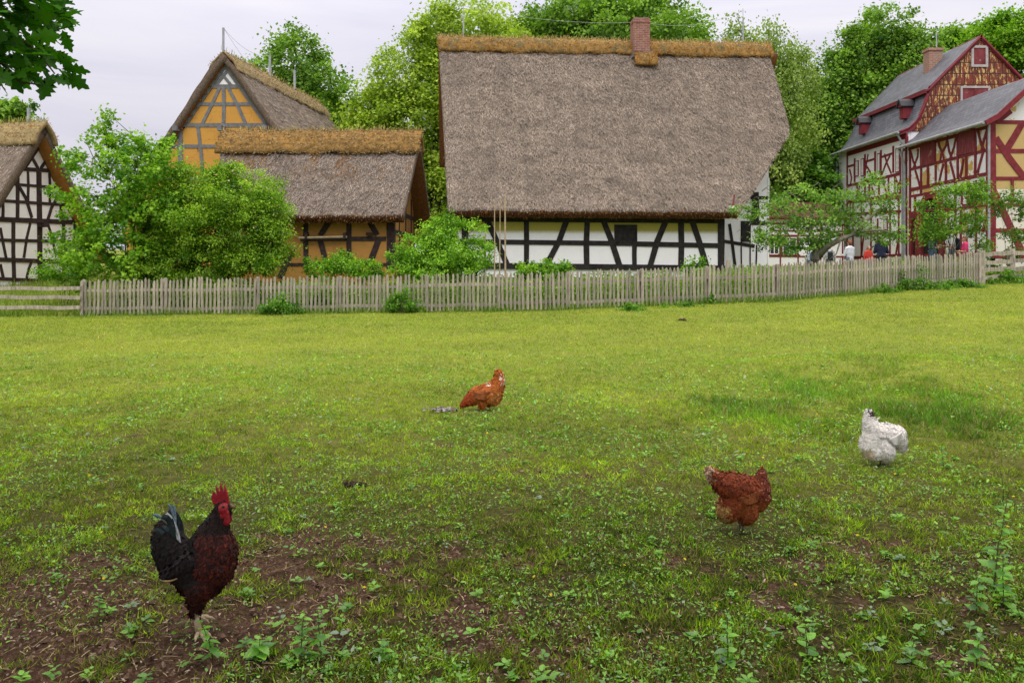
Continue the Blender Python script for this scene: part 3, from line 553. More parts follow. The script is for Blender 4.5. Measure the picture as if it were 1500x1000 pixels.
for q in (((325, 515), (290, 570), (258, 620)), ((258, 640), (272, 690), (292, 770)), ((515, 515), (545, 570), (572, 615)), ((578, 645), (550, 720), (522, 790)), ((90, 720), (40, 850))): aw.strip(aw.uzz(q), .2, 'brace', BROWNW)
aw.t('rail', 24, (150, 636), (620, 636), mat=BROWNW); aw.t('rail', 16, (-20, 776), (640, 776), mat=BROWNW)
mb = MB(); a = aw.P(*aw.uz(150, 632)[:2], .2); b = aw.P(*aw.uz(412, 626)[:2], .2); mb.tube([a, b], .045); mb.build('hanging_pole', BAMBOO, an_)
for x in (190, 400): u, z, _ = aw.uz(x, 622); aw.rect(u-.05, z-.1, u+.05, z+.12, 'bracket', BROWNW, 0, .25)
u, z, _ = aw.uz(532, 610); aw.rect(u-.12, z-.05, u+.12, z+.05, 'bracket', BROWNW, 0, .15)
for u in (.15, 1.2, 2.85, 4.4, 5.3): ga.strip([(u, .3), (u, 3.3+min(u, 5.4-u)*.8)], .18, 'post')
for z in (1.4, 2.6, 3.35): ga.strip([(.1, z), (5.3, z)], .16, 'rail')
sheet(an_, 'thatched_roof', [(2.85, 6.4), (2.4, 5.95), (.4, 3.9), (-.6, 3.15)], edge(an_, [(324, 100), (322, 230), (318, 330)]), edge(an_, [(617, 150), (616, 200), (608, 235), (590, 318), (590, 330)]), .3, THATCH, UNDER, 60, 34, .05, straw=15000, fringe=1200, bumpseed=7,
      scol=((.40, .34, .3), (.15, .12, .105)), moss=lambda x, t: np.clip((fbm(x/.5, t/1.1, 70)-.52)*5, 0, .7)*np.clip(1.6-t*.6, 0, 1))
erx = edge(an_, [(619, 150), (621, 210), (633, 330)])
sheet(an_, 'thatched_roof', [(2.85, 6.4), (3.3, 5.95), (6.0, 3.15)], 0, lambda y, z: XA+.55+(y-2.85)*.03, .3, THATCH, UNDER, 20, 16, .04, bumpseed=8)
zt = 6.62; xe = edge(an_, [(617, 150), (617, 230)])(2.6, 6.3)
cap(an_, edge(an_, [(323, 100), (322, 300)])(2.6, 6.3), xe, [(2.0, 5.72), (2.3, 6.25), (2.85, 6.72), (3.3, 6.3), (3.6, 5.8)], MOSS2, 110, 9000, ((.46, .36, .2), (.23, .14, .06)), 300, wob=.06)

# ================================================================ white gable house at the left edge
lh = empty('white_gable_house', ((62-CX)/F*31, 31, 0), R(171), 'white half-timbered house with thatched roof, cut off by the left edge', 'house')
ZL = H+(385-188)/F*31
lw = Wall(lh, 'x', .45, -1, BROWNW, (0, 200, .267))
lw.panel([(0, ZL-.35), (3.3, ZL-.35-3.3*1.38), (3.3, .3), (-3.3, .3), (-3.3, ZL-.35-3.3*1.38)], 'gable_wall', WHITE)
for q in ((26, (212, 195), (219, 790)), (18, (95, 210), (95, 450)), (12, (152, 192), (152, 355)), (12, (270, 200), (272, 365)), (15, (333, 380), (333, 460)), (18, (72, 465), (77, 800)), (16, (347, 480), (350, 800)), (13, (14, 360), (14, 450)), (14, (408, 400), (408, 800))): lw.t('post', *q)
for w_, *p in ((22, (118, 178), (310, 190)), (15, (78, 262), (330, 282)), (17, (10, 352), (400, 378)), (28, (-40, 453), (440, 472)), (18, (-40, 567), (430, 577)), (24, (-40, 673), (430, 690)), (20, (-40, 778), (430, 800))): lw.t('rail', w_, *p)
for q in (((238, 20), (140, 165)), ((160, 92), (207, 175)), ((215, 55), (260, 140)), ((245, 140), (222, 175)), ((100, 270), (140, 340), (172, 445)), ((312, 335), (280, 390), (260, 455)), ((165, 475), (145, 560), (130, 665)),
          ((260, 475), (285, 550), (302, 640)), ((0, 500), (15, 580), (32, 665)), ((170, 690), (155, 730), (145, 780)), ((0, 700), (18, 780))): lw.strip(lw.uzz(q), .115, 'brace')
u, z, _ = lw.uz(217, 485); lw.rect(u-.12, z-.09, u+.12, z+.09, 'beam_end', BROWNW, 0, .3)
Wall(lh, 'y', 3.1, 1).panel([(.7, .3), (7, .3), (7, 3), (.7, 3)], 'side_wall', WHITE); Wall(lh, 'y', -3.1, -1).panel([(.7, .3), (7, .3), (7, 3), (.7, 3)], 'side_wall', WHITE)
def hl(s): return [(0, ZL+.1), (s*.4, ZL-.35), (s*3.9, ZL+.1-3.9*1.33)]
sheet(lh, 'thatched_roof', hl(1), -.1, 8, .3, THATCH, UNDER, 40, 30, .05, straw=9000, bumpseed=10)
BOARD = m_simple('orange_board', (.28, .11, .03), (.4, .17, .05), 5, .8)
sheet(lh, 'thatched_roof', hl(-1), -.1, 8, .3, THATCH, BOARD, 20, 24, .05, straw=2000, bumpseed=11)
cap(lh, -.2, 8, [(.75, ZL-.72), (.45, ZL-.15), (0, ZL+.28), (-.45, ZL-.15), (-.62, ZL-.6)][::1], DRYCAP, 70, 5000, ((.42, .33, .17), (.26, .17, .07)), 700, (.3, .32, .08))
rod(lh, .6, 0, ZL+.1, ZL+.8, .06, .15)

# ================================================================ red timbered buildings on the right
e2 = empty('red_timbered_gatehouse', (19.8, 33, 0), 0, 'red and white timbered building with arched gateway and low slate roof', 'house')
z7 = (1200, 200, .2); z6 = (1200, 30, .2)
a7 = Wall(e2, 'x', 0, -1, REDT, z7); D2 = 7.0
a7.panel([(0, .9), (D2, .9), (D2, 7.5), (0, 7.5)], 'side_wall', PATCHY)
def rows_on(w, rails, extra=()):
    for w_, a, b in rails: w.t('rail', w_, a, b)
rows_on(a7, [(22, (655, 92), (1240, -70)), (20, (665, 243), (1240, 97)), (24, (665, 392), (1240, 272)), (18, (665, 440), (1240, 335)), (17, (665, 560), (1000, 520)), (18, (930, 700), (1240, 682)), (17, (900, 545), (1240, 500)), (20, (665, 872), (1240, 862))])
for x, y0, y1 in ((668, 90, 870), (748, 65, 430), (852, 45, 200), (856, 210, 350), (1018, -5, 310), (1145, -45, 280), (798, 220, 365), (930, 185, 340), (1080, 145, 300), (1000, 330, 870), (1235, -70, 870), (705, 440, 560), (900, 400, 540), (1050, 340, 500), (1100, 340, 500), (1150, 320, 860), (1190, 320, 500), (1040, 520, 860), (945, 540, 860)):
    a7.t('post', 13, (x, y0), (x, y1))
for q in (((672, 110), (690, 180), (712, 232)), ((728, 90), (722, 150), (690, 235)), ((870, 20), (885, 80), (912, 140), (915, 185)), ((945, -5), (930, 70), (895, 130), (888, 190)), ((940, 30), (955, 110), (975, 160)), ((1005, 0), (990, 80), (960, 165)),
          ((1165, -40), (1190, 60), (1210, 100)), ((1235, -60), (1200, 60), (1190, 110)), ((705, 245), (725, 310), (742, 372)), ((912, 200), (890, 290), (880, 345)), ((962, 185), (980, 250), (995, 310)), ((1205, 110), (1180, 200), (1162, 270)),
          ((1060, 160), (1050, 230), (1035, 300)), ((1240, 560), (1215, 640), (1200, 700)), ((960, 720), (985, 800), (992, 860))): a7.strip(a7.uzz(q), .13, 'brace')
for x0, x1 in ((752, 850), (1022, 1142)):
    a = a7.uz(x0, 100-(x0-752)*.24)[0]; b = a7.uz(x1, 100-(x1-752)*.24)[0]; zt_ = 7.25; zb_ = a7.uz(x0, 218 if x0 < 900 else 140)[1]
    a7.rect(a, zb_, b, zt_, 'board_shutter', REDOLD, 0, .05)
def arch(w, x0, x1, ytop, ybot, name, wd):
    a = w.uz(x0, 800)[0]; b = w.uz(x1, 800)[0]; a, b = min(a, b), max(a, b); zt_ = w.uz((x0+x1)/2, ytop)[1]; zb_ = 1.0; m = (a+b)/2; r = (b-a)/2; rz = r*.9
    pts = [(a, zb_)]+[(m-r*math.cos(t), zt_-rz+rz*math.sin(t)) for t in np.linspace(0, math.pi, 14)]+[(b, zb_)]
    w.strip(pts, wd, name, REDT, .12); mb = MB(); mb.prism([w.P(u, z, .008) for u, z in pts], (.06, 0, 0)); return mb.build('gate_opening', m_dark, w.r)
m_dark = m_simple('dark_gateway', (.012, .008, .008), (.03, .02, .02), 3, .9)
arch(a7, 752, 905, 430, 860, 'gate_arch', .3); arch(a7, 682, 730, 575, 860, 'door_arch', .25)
a7.window(1103, 395, 1140, 488, 2, 3, REDT, SASH); a7.window(1060, 405, 1085, 495, 2, 3, REDT, SASH)
g2 = Wall(e2, 'y', 0, -1, REDT, z7); W2 = 4.2
zr2 = 9.35
g2.panel([(0, 4.55), (W2, 4.55), (W2, 7.4), (0, 7.4)], 'gable_wall', CREAM).data.materials[0] = m_plaster('ochre_panel', (.52, .38, .17), (.42, .28, .11), 0, .4)
g2.panel([(0, 7.402), (W2, 7.402), (2.1, 9.2)], 'gable_peak', PATCHY, .2)
g2.panel([(0, .9), (W2, .9), (W2, 4.548), (0, 4.548)], 'gable_wall', CREAM)
for w_, a, b in ((30, (1240, 107), (1700, 107)), (26, (1240, 308), (1700, 308)), (28, (1240, 688), (1700, 688)), (26, (1240, -104), (1700, -104)), (24, (1240, 500), (1700, 500)), (24, (1240, 880), (1700, 880))): g2.t('rail', w_, a, b)
for q in ((50, (1262, -100), (1262, 880)), (20, (1410, 310), (1410, 500)), (22, (1560, -100), (1560, 860))): g2.t('post', *q, out=.06)
for q in (((1292, 10), (1390, 160), (1500, 302)), ((1485, -95), (1430, 0), (1368, 100)), ((1268, 380), (1370, 600), (1490, 860)), ((1296, -110), (1400, -190))): g2.strip(g2.uzz(q), .27, 'brace')
SO = lambda y, z: 0
def ridge_sheet(root, name, prof, y0, y1, thick=.1, mat=SLATE, n=20, rows=26, **k):
    """roof slope of a house whose ridge runs along local y: built in a helper frame turned by 90 degrees"""
    return sheet(root, name, prof, y0, y1, thick, mat, REDT, n, rows, .008, **k)
# child empties are avoided: the ridge runs away from the viewer, so the roof gets a frame of its own kind
def turned(root, fn):                          # build in x-along-ridge coordinates, then rotate the mesh data itself
    before = set(root.children); fn(); M = Matrix(((0, -1, 0, 0), (1, 0, 0, 0), (0, 0, 1, 0), (0, 0, 0, 1)))
    for o in set(root.children)-before: o.data.transform(M)
# in turned coordinates: local x (ridge axis) -> +y, local y -> -x
turned(e2, lambda: sheet(e2, 'slate_roof', [(-2.1, 9.4), (-1.2, 8.65), (-.35, 7.75), (.15, 7.42), (.45, 7.3)], -.45, D2, .1, SLATE, REDT, 24, 24, .01))
turned(e2, lambda: sheet(e2, 'slate_roof', [(-2.1, 9.4), (-3.8, 7.75), (-4.6, 7.35)], -.45, D2, .1, SLATE, REDT, 10, 14, .01))
g2.strip([(-.42, 7.22), (.1, 7.5), (.85, 8.2), (2.1, 9.32)], .2, 'bargeboard', REDT, .46, inn=-.38); g2.strip([(2.1, 9.32), (3.8, 7.7), (4.6, 7.3)], .2, 'bargeboard', REDT, .47, inn=-.38)
mb = MB(); mb.tube([(-.5, -.4, 7.24), (-.5, D2, 7.24)], .07, 8); mb.tube([(-.42, D2-.1, 7.2), (-.2, D2-.1, 6.6), (-.14, D2-.1, 6.3), (-.14, D2-.1, 1)], .055, 8); mb.build('gutter', GALV, e2)
mb = MB(); mb.tube([(-.1, -.1, 7.2), (-.1, -.1, 1)], .05, 8); mb.build('downpipe', GALV, e2)

e1 = empty('red_timbered_house', (19.8, 40.05, 0), 0, 'tall red and white timbered house with mansard slate roof and rusty plated gable', 'house')
b7 = Wall(e1, 'x', 0, -1, REDT, z7); D1 = 8.2; W1 = 7.4
b7.panel([(0, .9), (D1, .9), (D1, 8.1), (0, 8.1)], 'side_wall', WHITE)
Wall(e1, 'x', W1, 1).panel([(0, .9), (D1, .9), (D1, 8.1), (0, 8.1)], 'side_wall', WHITE); Wall(e1, 'y', D1, 1).panel([(.25, .9), (W1-.25, .9), (W1-.25, 8.1), (.25, 8.1)], 'rear_wall', WHITE)
g1 = Wall(e1, 'y', 0, -1, REDT, z6); g1.panel([(.23, .9), (W1-.23, .9), (W1-.23, 8.1), (.23, 8.1)], 'gable_wall', WHITE)
rows_on(b7, [(34, (205, 130), (640, -5)), (16, (210, 222), (265, 205)), (16, (340, 185), (415, 162)), (16, (455, 152), (545, 122)), (18, (600, 105), (640, 92)), (18, (205, 362), (640, 262)), (18, (300, 470), (640, 405)), (22, (205, 480), (640, 440)), (16, (205, 720), (640, 700)), (18, (205, 890), (640, 865)), (15, (205, 570), (640, 545))])
for x, y0, y1 in ((208, 120, 890), (262, 160, 350), (338, 130, 450), (412, 110, 300), (455, 100, 290), (545, 70, 265), (600, 60, 420), (640, 0, 870), (280, 350, 460), (370, 330, 440), (440, 300, 430), (510, 290, 420), (555, 280, 410), (250, 480, 880), (310, 480, 880), (380, 470, 880), (430, 600, 870), (520, 460, 870), (585, 450, 870), (230, 480, 600)): b7.t('post', 11, (x, y0), (x, y1))
for q in (((340, 200), (375, 260), (400, 320)), ((360, 130), (348, 200), (345, 240)), ((480, 130), (500, 200), (530, 270)), ((520, 140), (490, 200), (460, 280)), ((605, 140), (615, 200), (632, 260)), ((300, 360), (285, 420), (280, 450)), ((470, 310), (480, 370), (500, 420)), ((610, 280), (590, 340), (575, 400)), ((560, 300), (580, 350), (600, 400)), ((385, 330), (390, 380), (410, 430)),
          ((225, 240), (240, 300), (232, 350)), ((590, 720), (575, 800), (565, 860)), ((430, 720), (445, 800), (470, 860)), ((330, 720), (320, 800), (312, 880))): b7.strip(b7.uzz(q), .11, 'brace')
for q in ((270, 184, 288, 286), (312, 168, 328, 285), (431, 130, 447, 258), (566, 90, 589, 256), (300, 600, 318, 690), (480, 590, 500, 680)): b7.window(*q, 2, 4, REDT, SASH, True, .05)
XR1 = 3.72; ZT = 12.8; br = [(XR1, ZT), (1.2, 10.3)]
outl = [(0, 8.1), (.25, 8.25), (.55, 8.7), (.85, 9.4), (1.25, 10.35), (XR1, ZT-.1), (W1-1.25, 10.35), (W1-.6, 8.9), (W1, 8.1)]
plate = MB(); plate.prism([(u, -.04, z) for u, z in outl], (0, .2, 0)); pg = plate.build('plated_gable', PLATES, e1)
ul = pg.data.uv_layers.new(name='UVMap')
for lp in pg.data.loops: c = pg.data.vertices[lp.vertex_index].co; ul.data[lp.index].uv = (c.x, c.z)
g1b = Wall(e1, 'y', -.04, -1, GREYT, z6)
g1b.window(1130, 203, 1217, 325, 1, 1, m_simple('pale_frame', (.35, .32, .33), (.5, .47, .48), 6), None, False, .12); g1b.window(1048, 497, 1235, 700, 1, 1, MATS.get('x') or bpy.data.materials['pale_frame'], None, False, .1)
for o, pts in ((.42, [(-.35, 8.02), (.3, 8.22), (.62, 8.75), (.9, 9.4), (1.22, 10.35)]), (.43, [(1.15, 10.22), (XR1, ZT)]), (.44, [(XR1, ZT), (W1-1.1, 10.2)]), (.43, [(W1-1.2, 10.3), (W1-.5, 8.7), (W1+.35, 8.0)])): g1.strip(pts, .17, 'bargeboard', REDT, .1, inn=-.02)
turned(e1, lambda: sheet(e1, 'slate_roof', [(-XR1, ZT+.12), (-1.0, 10.12)], -.15, D1+.2, .1, SLATE, REDT, 24, 20, .01))
turned(e1, lambda: sheet(e1, 'slate_roof', [(-XR1, ZT+.12), (-(W1-1.0), 10.12)], -.15, D1+.2, .1, SLATE, REDT, 14, 12, .01))
turned(e1, lambda: sheet(e1, 'mansard_slope', [(-1.2, 10.3), (-.8, 9.3), (-.5, 8.7), (-.1, 8.3), (.4, 8.1)], -.12, D1+.2, .1, SLATE, REDT, 24, 20, .01))
turned(e1, lambda: sheet(e1, 'mansard_slope', [(-(W1-1.2), 10.3), (-(W1-.8), 9.3), (-(W1-.1), 8.3), (-(W1+.4), 8.1)], -.12, D1+.2, .1, SLATE, REDT, 14, 12, .01))
mb = MB(); mb.box(.88, -.1, 10.0, 1.1, D1+.15, 10.2); mb.build('eave_board', REDT, e1)
for px in (1322, 1257):                         # small hooded dormers
    yl = (b7.loc(px, 170)[0][1]); cy_ = yl+.9 if px > 1300 else yl+.6
    mb = MB(); mb.box(.38, cy_-.2, 8.95, 1.2, cy_+.2, 9.65); d_ = mb.build('dormer', REDT, e1)
    mb = MB(); mb.prism([(.22, cy_-.3, 9.58), (.22, cy_-.16, 9.86), (.22, cy_, 9.98), (.22, cy_+.16, 9.86), (.22, cy_+.3, 9.58), (.22, cy_+.25, 9.52), (.22, cy_, 9.88), (.22, cy_-.25, 9.52)], (1.1, 0, -.0)); mb.build('dormer_roof', SLATE, d_)
    mb = MB(); mb.prism([(.3, cy_-.25, 9.55), (.3, cy_, 9.88), (.3, cy_+.25, 9.55)], (.7, 0, 0)); mb.build('dormer_gable', REDT, d_)
cx0 = (1355-CX)/F*43-19.8; cx1 = (1378-CX)/F*43-19.8
mb = MB(); mb.box(cx0+.08, 2.7, 11, cx1-.04, 3.3, H+(385-74)/F*43); mb.box(cx0+.03, 2.65, H+(385-76)/F*43, cx1+.01, 3.35, H+(385-72)/F*43); mb.build('chimney', m_brick('old_brick', (.36, .14, .09), (.3, .2, .15), (.42, .38, .34), .3), e1)
mb = MB(); mb.tube([(-.42, -.1, 8.05), (-.42, D1+.2, 8.05)], .07, 8); mb.tube([(-.38, .1, 8.0), (-.12, .12, 7.5), (-.12, .12, 1)], .055, 8); mb.tube([(-.38, D1, 8.0), (-.12, D1+.02, 7.5), (-.12, D1+.02, 1)], .055, 8); mb.build('gutter', GALV, e1)
rod(e1, cx1-.2, 3, 12.4, 13.9, .03, .3)

# small white-and-red building far behind the apple tree
ob = empty('distant_white_building', (13.2, 43, 0), 0, 'low white building with red trim half hidden behind the apple tree', 'house')
ow = Wall(ob, 'y', 0, -1, REDT, (1050, 240, .16))
u0 = (1118-CX)/F*43-13.2; u1 = (1236-CX)/F*43-13.2
ow.panel([(u0, .8), (u1, .8), (u1, 4.0), (u0, 4.0)], 'wall', WHITE, .25)
mb = MB(); mb.box(u0, .3, .8, u1, 5, 3.9); mb.build('wall', CREAM, ob)
for q in (((440, 545), (1190, 560)), ((440, 610), (1190, 620)), ((440, 655), (1190, 660)), ((440, 845), (1190, 850))): ow.t('rail', 14, *q)
for x in (580, 745, 950, 1150): ow.t('post', 12, (x, 545), (x, 1000))
ow.window(480, 670, 570, 830, 2, 2, REDT, SASH); ow.window(600, 670, 730, 830, 2, 2, REDT, SASH)
sheet(ob, 'tiled_roof', [(3.0, 5.0), (-.4, 3.95)], u0-.3, u1+.2, .12, REDTILE, REDT, 12, 12, .01); sheet(ob, 'tiled_roof', [(3.0, 5.0), (6, 4.1)], u0-.3, u1+.2, .12, REDTILE, REDT, 6, 6, .01)

# ================================================================ fences
FK = [(120, 22.5), (800, 21.5), (1140, 22.0), (1437, 25.8)]
def fxy(px): Y = np.interp(px, [k[0] for k in FK], [k[1] for k in FK]); return (px-CX)/F*Y, Y
pp = np.array([fxy(p) for p in np.arange(120, 1438.0, .5)]); al = np.concatenate([[0], np.cumsum(np.hypot(*np.diff(pp, axis=0).T))])
def fpt(s): return np.interp(s, al, pp[:, 0]), np.interp(s, al, pp[:, 1])
def picket(x, y, ang, h, w, tilt, parent, name='picket'):
    z = T1(x, y)+.03; c, s_ = math.cos(ang), math.sin(ang); mb = MB(); t = .011; pt = w*.9
    sh = [(-w/2, 0), (w/2, 0), (w/2+tilt*(h-pt), h-pt), (w*.12+tilt*h, h), (-w*.12+tilt*h, h), (-w/2+tilt*(h-pt), h-pt)]
    A = [(u*c+t*s_, u*s_-t*c, v) for u, v in sh]; mb.prism(A, (-2*t*s_, 2*t*c, 0))
    o = mb.build(name, FENCEW, parent); o.location = Vector((x, y, z))-parent.location; return o
def sget(px): return float(np.interp(px, np.arange(120, 1438.0, .5), al))
def stretch(p0, p1, label, posts):
    s0, s1 = sget(p0), sget(p1); x0, y0 = fpt(s0); root = empty('picket_fence', (x0, y0, T1(x0, y0)), 0, label, 'fence', 'picket fence stretches'); s = s0+.03; lev = 0
    while s < s1:
        x, y = fpt(s); xb_, yb_ = fpt(s+.1); ang = math.atan2(yb_-y, xb_-x); lev = lev*.85+random.uniform(-.008, .008)
        picket(x, y-.035, ang, 1.0+lev+random.uniform(-.05, .035)-(.12 if random.random() < .03 else 0), random.uniform(.05, .07), random.gauss(0, .016), root); s += random.uniform(.102, .128)
    knots = sorted(set([p0, p1]+posts)); 
    for a, b in zip(knots[:-1], knots[1:]):
        (xa_, ya_), (xb_, yb_) = fpt(sget(a)), fpt(sget(b)); za, zb = T1(xa_, ya_), T1(xb_, yb_)
        for h in (.2, .72):
            j = random.uniform(-.03, .03); mb = MB(); o = root.location; k = 8; vs = []
            for i in range(k+1):
                t = i/k; x = xa_+(xb_-xa_)*t; y = ya_+(yb_-ya_)*t; z = float(TS(x, y))+h+j+.01*math.sin(t*9+a)
                for dy_, dz_ in ((-.02, -.04), (.025, -.04), (.025, .04), (-.02, .04)): vs.append((x-o.x, y+dy_-o.y, z+dz_-o.z))
            mb.add(vs, [(4*i+q, 4*i+(q+1) % 4, 4*i+4+(q+1) % 4, 4*i+4+q) for i in range(k) for q in range(4)]+[(0, 3, 2, 1), (4*k, 4*k+1, 4*k+2, 4*k+3)]); mb.build('rail', FENCEW, root)
    for a in knots:
        if a == p0 and p0 > 130: continue
        x, y = fpt(sget(a)); z = T1(x, y); o = root.location; mb = MB(); h = .98; r = .055
        mb.prism([(x-o.x-r, y+.045-o.y, z-.3-o.z), (x-o.x+r, y+.045-o.y, z-.3-o.z), (x-o.x+r, y+.045-o.y, z+h-o.z), (x-o.x, y+.045-o.y, z+h+.05-o.z), (x-o.x-r, y+.045-o.y, z+h-o.z)], (0, .1, 0)); mb.build('post', FENCEW, root)
stretch(120, 497, 'leftmost stretch of weathered picket fence, from the rail fence to the outhouse', [240, 375])
stretch(497, 832, 'stretch of weathered picket fence before the outhouse and the cane poles', [625, 730])
stretch(832, 1139, 'middle stretch of weathered picket fence in front of the big white house', [940, 1037])
stretch(1139, 1434, 'right stretch of weathered picket fence running back past the apple tree', [1240, 1340])
def rail_fence(pts, heights, label, th=.05, hh=.1, post_w=.1, post_h=1.0, skip=()):
    root = empty('rail_fence', (pts[0][0], pts[0][1], T1(*pts[0])), 0, label, 'fence'); o = root.location
    for i, (x, y) in enumerate(pts):
        if i in skip: continue
        mb = MB(); z = T1(x, y)-o.z; w = post_w/2*random.uniform(.9, 1.15); a = random.uniform(-.01, .03)
        mb.add([(x-o.x+sx*w+(a if k else 0), y-o.y+sy*w, z+(-.3 if k == 0 else post_h+random.uniform(-.02, .03))) for k in (0, 1) for sx, sy in ((-1, -1), (1, -1), (1, 1), (-1, 1))], [(0, 3, 2, 1), (4, 5, 6, 7), (0, 1, 5, 4), (1, 2, 6, 5), (2, 3, 7, 6), (3, 0, 4, 7)]); mb.build('post', FENCEW, root, bevel=.008)
    for (xa_, ya_), (xb_, yb_) in zip(pts[:-1], pts[1:]):
        for h in heights:
            mb = MB(); k = 10; vs = []; off = random.uniform(-.02, .02)
            for i in range(k+1):
                t = i/k; x = xa_+(xb_-xa_)*t; y = ya_+(yb_-ya_)*t-.07; z = float(TS(x, y))+h+off+.012*math.sin(i*1.3+h*9)
                for dy_, dz_ in ((-th/2, -hh/2), (th/2, -hh/2), (th/2, hh/2), (-th/2, hh/2)): vs.append((x-o.x, y+dy_-o.y, z+dz_-o.z))
            mb.add(vs, [(4*i+q, 4*i+(q+1) % 4, 4*i+4+(q+1) % 4, 4*i+4+q) for i in range(k) for q in range(4)]+[(0, 3, 2, 1), (4*k, 4*k+1, 4*k+2, 4*k+3)]); mb.build('rail', FENCEW, root)
rail_fence([(-12.12, 22.45), (-15.4, 22.7), (-18.8, 22.8)], (.24, .52, .8), 'low three-rail fence beside the picket fence at the left edge', post_h=.86, post_w=.07)
rail_fence([fxy(1437), ((1481-CX)/F*26.4, 26.4), ((1560-CX)/F*27.0, 27.0)], (.2, .45, .7, .95), 'rough post and rail fence with thick posts at the right edge', .07, .13, .17, 1.1)
# cane poles behind the fence
for px, top, Y, lab in ((724.5, 293, 24.0, 'leftmost of three tall cane poles behind the fence'), (731.5, 291, 24.2, 'middle one of three tall cane poles behind the fence'), (740.5, 289, 24.1, 'thickest, rightmost of three tall cane poles behind the fence')):
    x = (px-CX)/F*Y; z = T1(x, Y); zt_ = H+(HY-top)/F*Y; e = random.uniform(-.03, .03)
    mb = MB(); r = .02 if px < 740 else .03; k = 9; mb.tube([(x+e*i/k, Y, z-.2+(zt_-z+.2)*i/k) for i in range(k+1)], [r*(1-.3*i/k)*(1.15 if i % 3 == 0 else 1) for i in range(k+1)], 7); o = mb.build('cane_pole', BAMBOO); tag(o, lab, 'pole', 'cane poles behind the fence')
x = (710-CX)/F*25; mb = MB(); mb.tube([(x, 25, T1(x, 25)-.1), (x+.02, 25, H+(HY-334)/F*25)], .022, 6); tag(mb.build('cane_pole', BAMBOO), 'short grey stake in the bush beside the tall cane poles', 'stake')
for px in (1234,):
    x, y = (1067-CX)/F*24.5, 24.5; mb = MB(); mb.box(x-.06, y-.06, T1(x, y)-.2, x+.06, y+.06, H+(385-380)/F*24.5); tag(mb.build('wooden_stake', FENCEW, None, bevel=.01), 'square wooden stake just behind the picket fence near the house corner', 'stake')

# ================================================================ trees and shrubs
def sph(n): v = RG.normal(0, 1, (n, 3)); return nrm(v)
def foliage(lobes, nclump, per, size, cols, csize=.5, up=.5, droop=0, shell=.62, flat=.75, tmpl=LEAF, seed=0):
    """lobes: (centre, radii) ; returns leaf mesh arrays and clump centres"""
    sat = []
    for c, r in lobes:                         # smaller boughs standing out of the outline
        for d in sph(7): q = .16+.16*random.random(); sat.append((np.array(c)+d*np.array(r)*(1.0+.12*random.random()), np.array(r)*q))
    lobes = list(lobes)+sat
    w = np.array([np.prod(np.array(r))**(2/3) for c, r in lobes]); w = w/w.sum(); P = []; O = []
    for (c, r), k in zip(lobes, RG.multinomial(nclump, w)):
        d = sph(k); rad = shell+(1.02-shell)*RG.random(k)[:, None]**.7; P.append(np.array(c)+d*np.array(r)*rad); O.append(d)
    P = np.concatenate(P); O = np.concatenate(O); n = len(P)
    cs = csize*(.5+RG.random(n)); m = per
    d = RG.normal(0, .4, (n, m, 3))*cs[:, None, None]*np.array([1, 1, flat]); 
    Q = (P[:, None]+d).reshape(-1, 3); Oo = np.repeat(O, m, 0)
    if droop: Q[:, 2] -= np.abs(RG.normal(0, droop, len(Q)))
    N = nrm(Oo*.45+np.array([0, 0, up+.35])+RG.normal(0, .5, Q.shape)); U = nrm(Oo*.5+np.array([0, 0, -.35-droop*2])+RG.normal(0, .6, Q.shape))
    t = np.clip(np.repeat(RG.normal(.5, .27, n), m)+RG.normal(0, .16, len(Q)), 0, 1)[:, None]; C = np.array(cols[0])*(1-t)+np.array(cols[1])*t
    V, Fs, CC = scatter(tmpl[0], tmpl[1], Q, U, N, size*(.6+.7*RG.random(len(Q))), C); return V, Fs, CC, P
def limbs(mb, base, h, r, lobes, pts, nsub=40, lean=(0, 0), fork=.35, bend=.08, stems=1):
    bx, by, bz = base; tops = []
    for s_ in range(stems):
        a = 2*math.pi*s_/stems+.5; dx, dy = (0, 0) if stems == 1 else (math.cos(a)*r*2.2, math.sin(a)*r*2.2); k = 8; tr = []
        ex, ey = (lean[0]+dx*4, lean[1]+dy*4)
        for i in range(k+1):
            t = i/k; tr.append(Vector((bx+dx*.6+ex*t+random.uniform(-1, 1)*bend*h*.1, by+dy*.6+ey*t+random.uniform(-1, 1)*bend*h*.1, bz-.2+h*t)))
        mb.tube(tr, [r*(1.25 if i == 0 else 1)*(1-.8*i/k)/(1 if stems == 1 else 1.5) for i in range(k+1)], 9); tops.append(tr)
    ends = []
    for c, rr in lobes:
        tr = random.choice(tops); c = Vector(c); t = min(.95, max(fork, (c.z-bz)/h-.25)); i = min(int(t*8), 7); st = tr[i].lerp(tr[i+1], t*8-i)
        mid = st.lerp(c, .5)+Vector((random.uniform(-.1, .1), random.uniform(-.1, .1), .08))*(c-st).length; mb.tube([st, mid, c], [r*.42*(1-t*.5), r*.28, r*.1], 6, cap=False); ends.append((st, mid, c))
    for k in range(nsub):
        p = Vector(pts[random.randrange(len(pts))]); best = min(ends, key=lambda e: min((p-e[1]).length, (p-e[2]).length)); s_ = best[1] if (p-best[1]).length < (p-best[2]).length else best[1].lerp(best[2], .7)
        mid = s_.lerp(p, .55)+Vector((0, 0, .12*(p-s_).length)); mb.tube([s_, mid, p], [r*.13+.008, r*.08+.006, .006], 4, cap=False)
def lob(Y, lst, dscale=1.0):                   # (px,py,rx,ry[,dY]) -> 3D ellipsoids
    out = []
    for q in lst:
        px, py, rx, ry = q[:4]; y = Y+(q[4] if len(q) > 4 else 0); c = at(px, py, y); out.append((c, np.array([rx/F*y, rx/F*y*dscale, ry/F*y])))
    return out
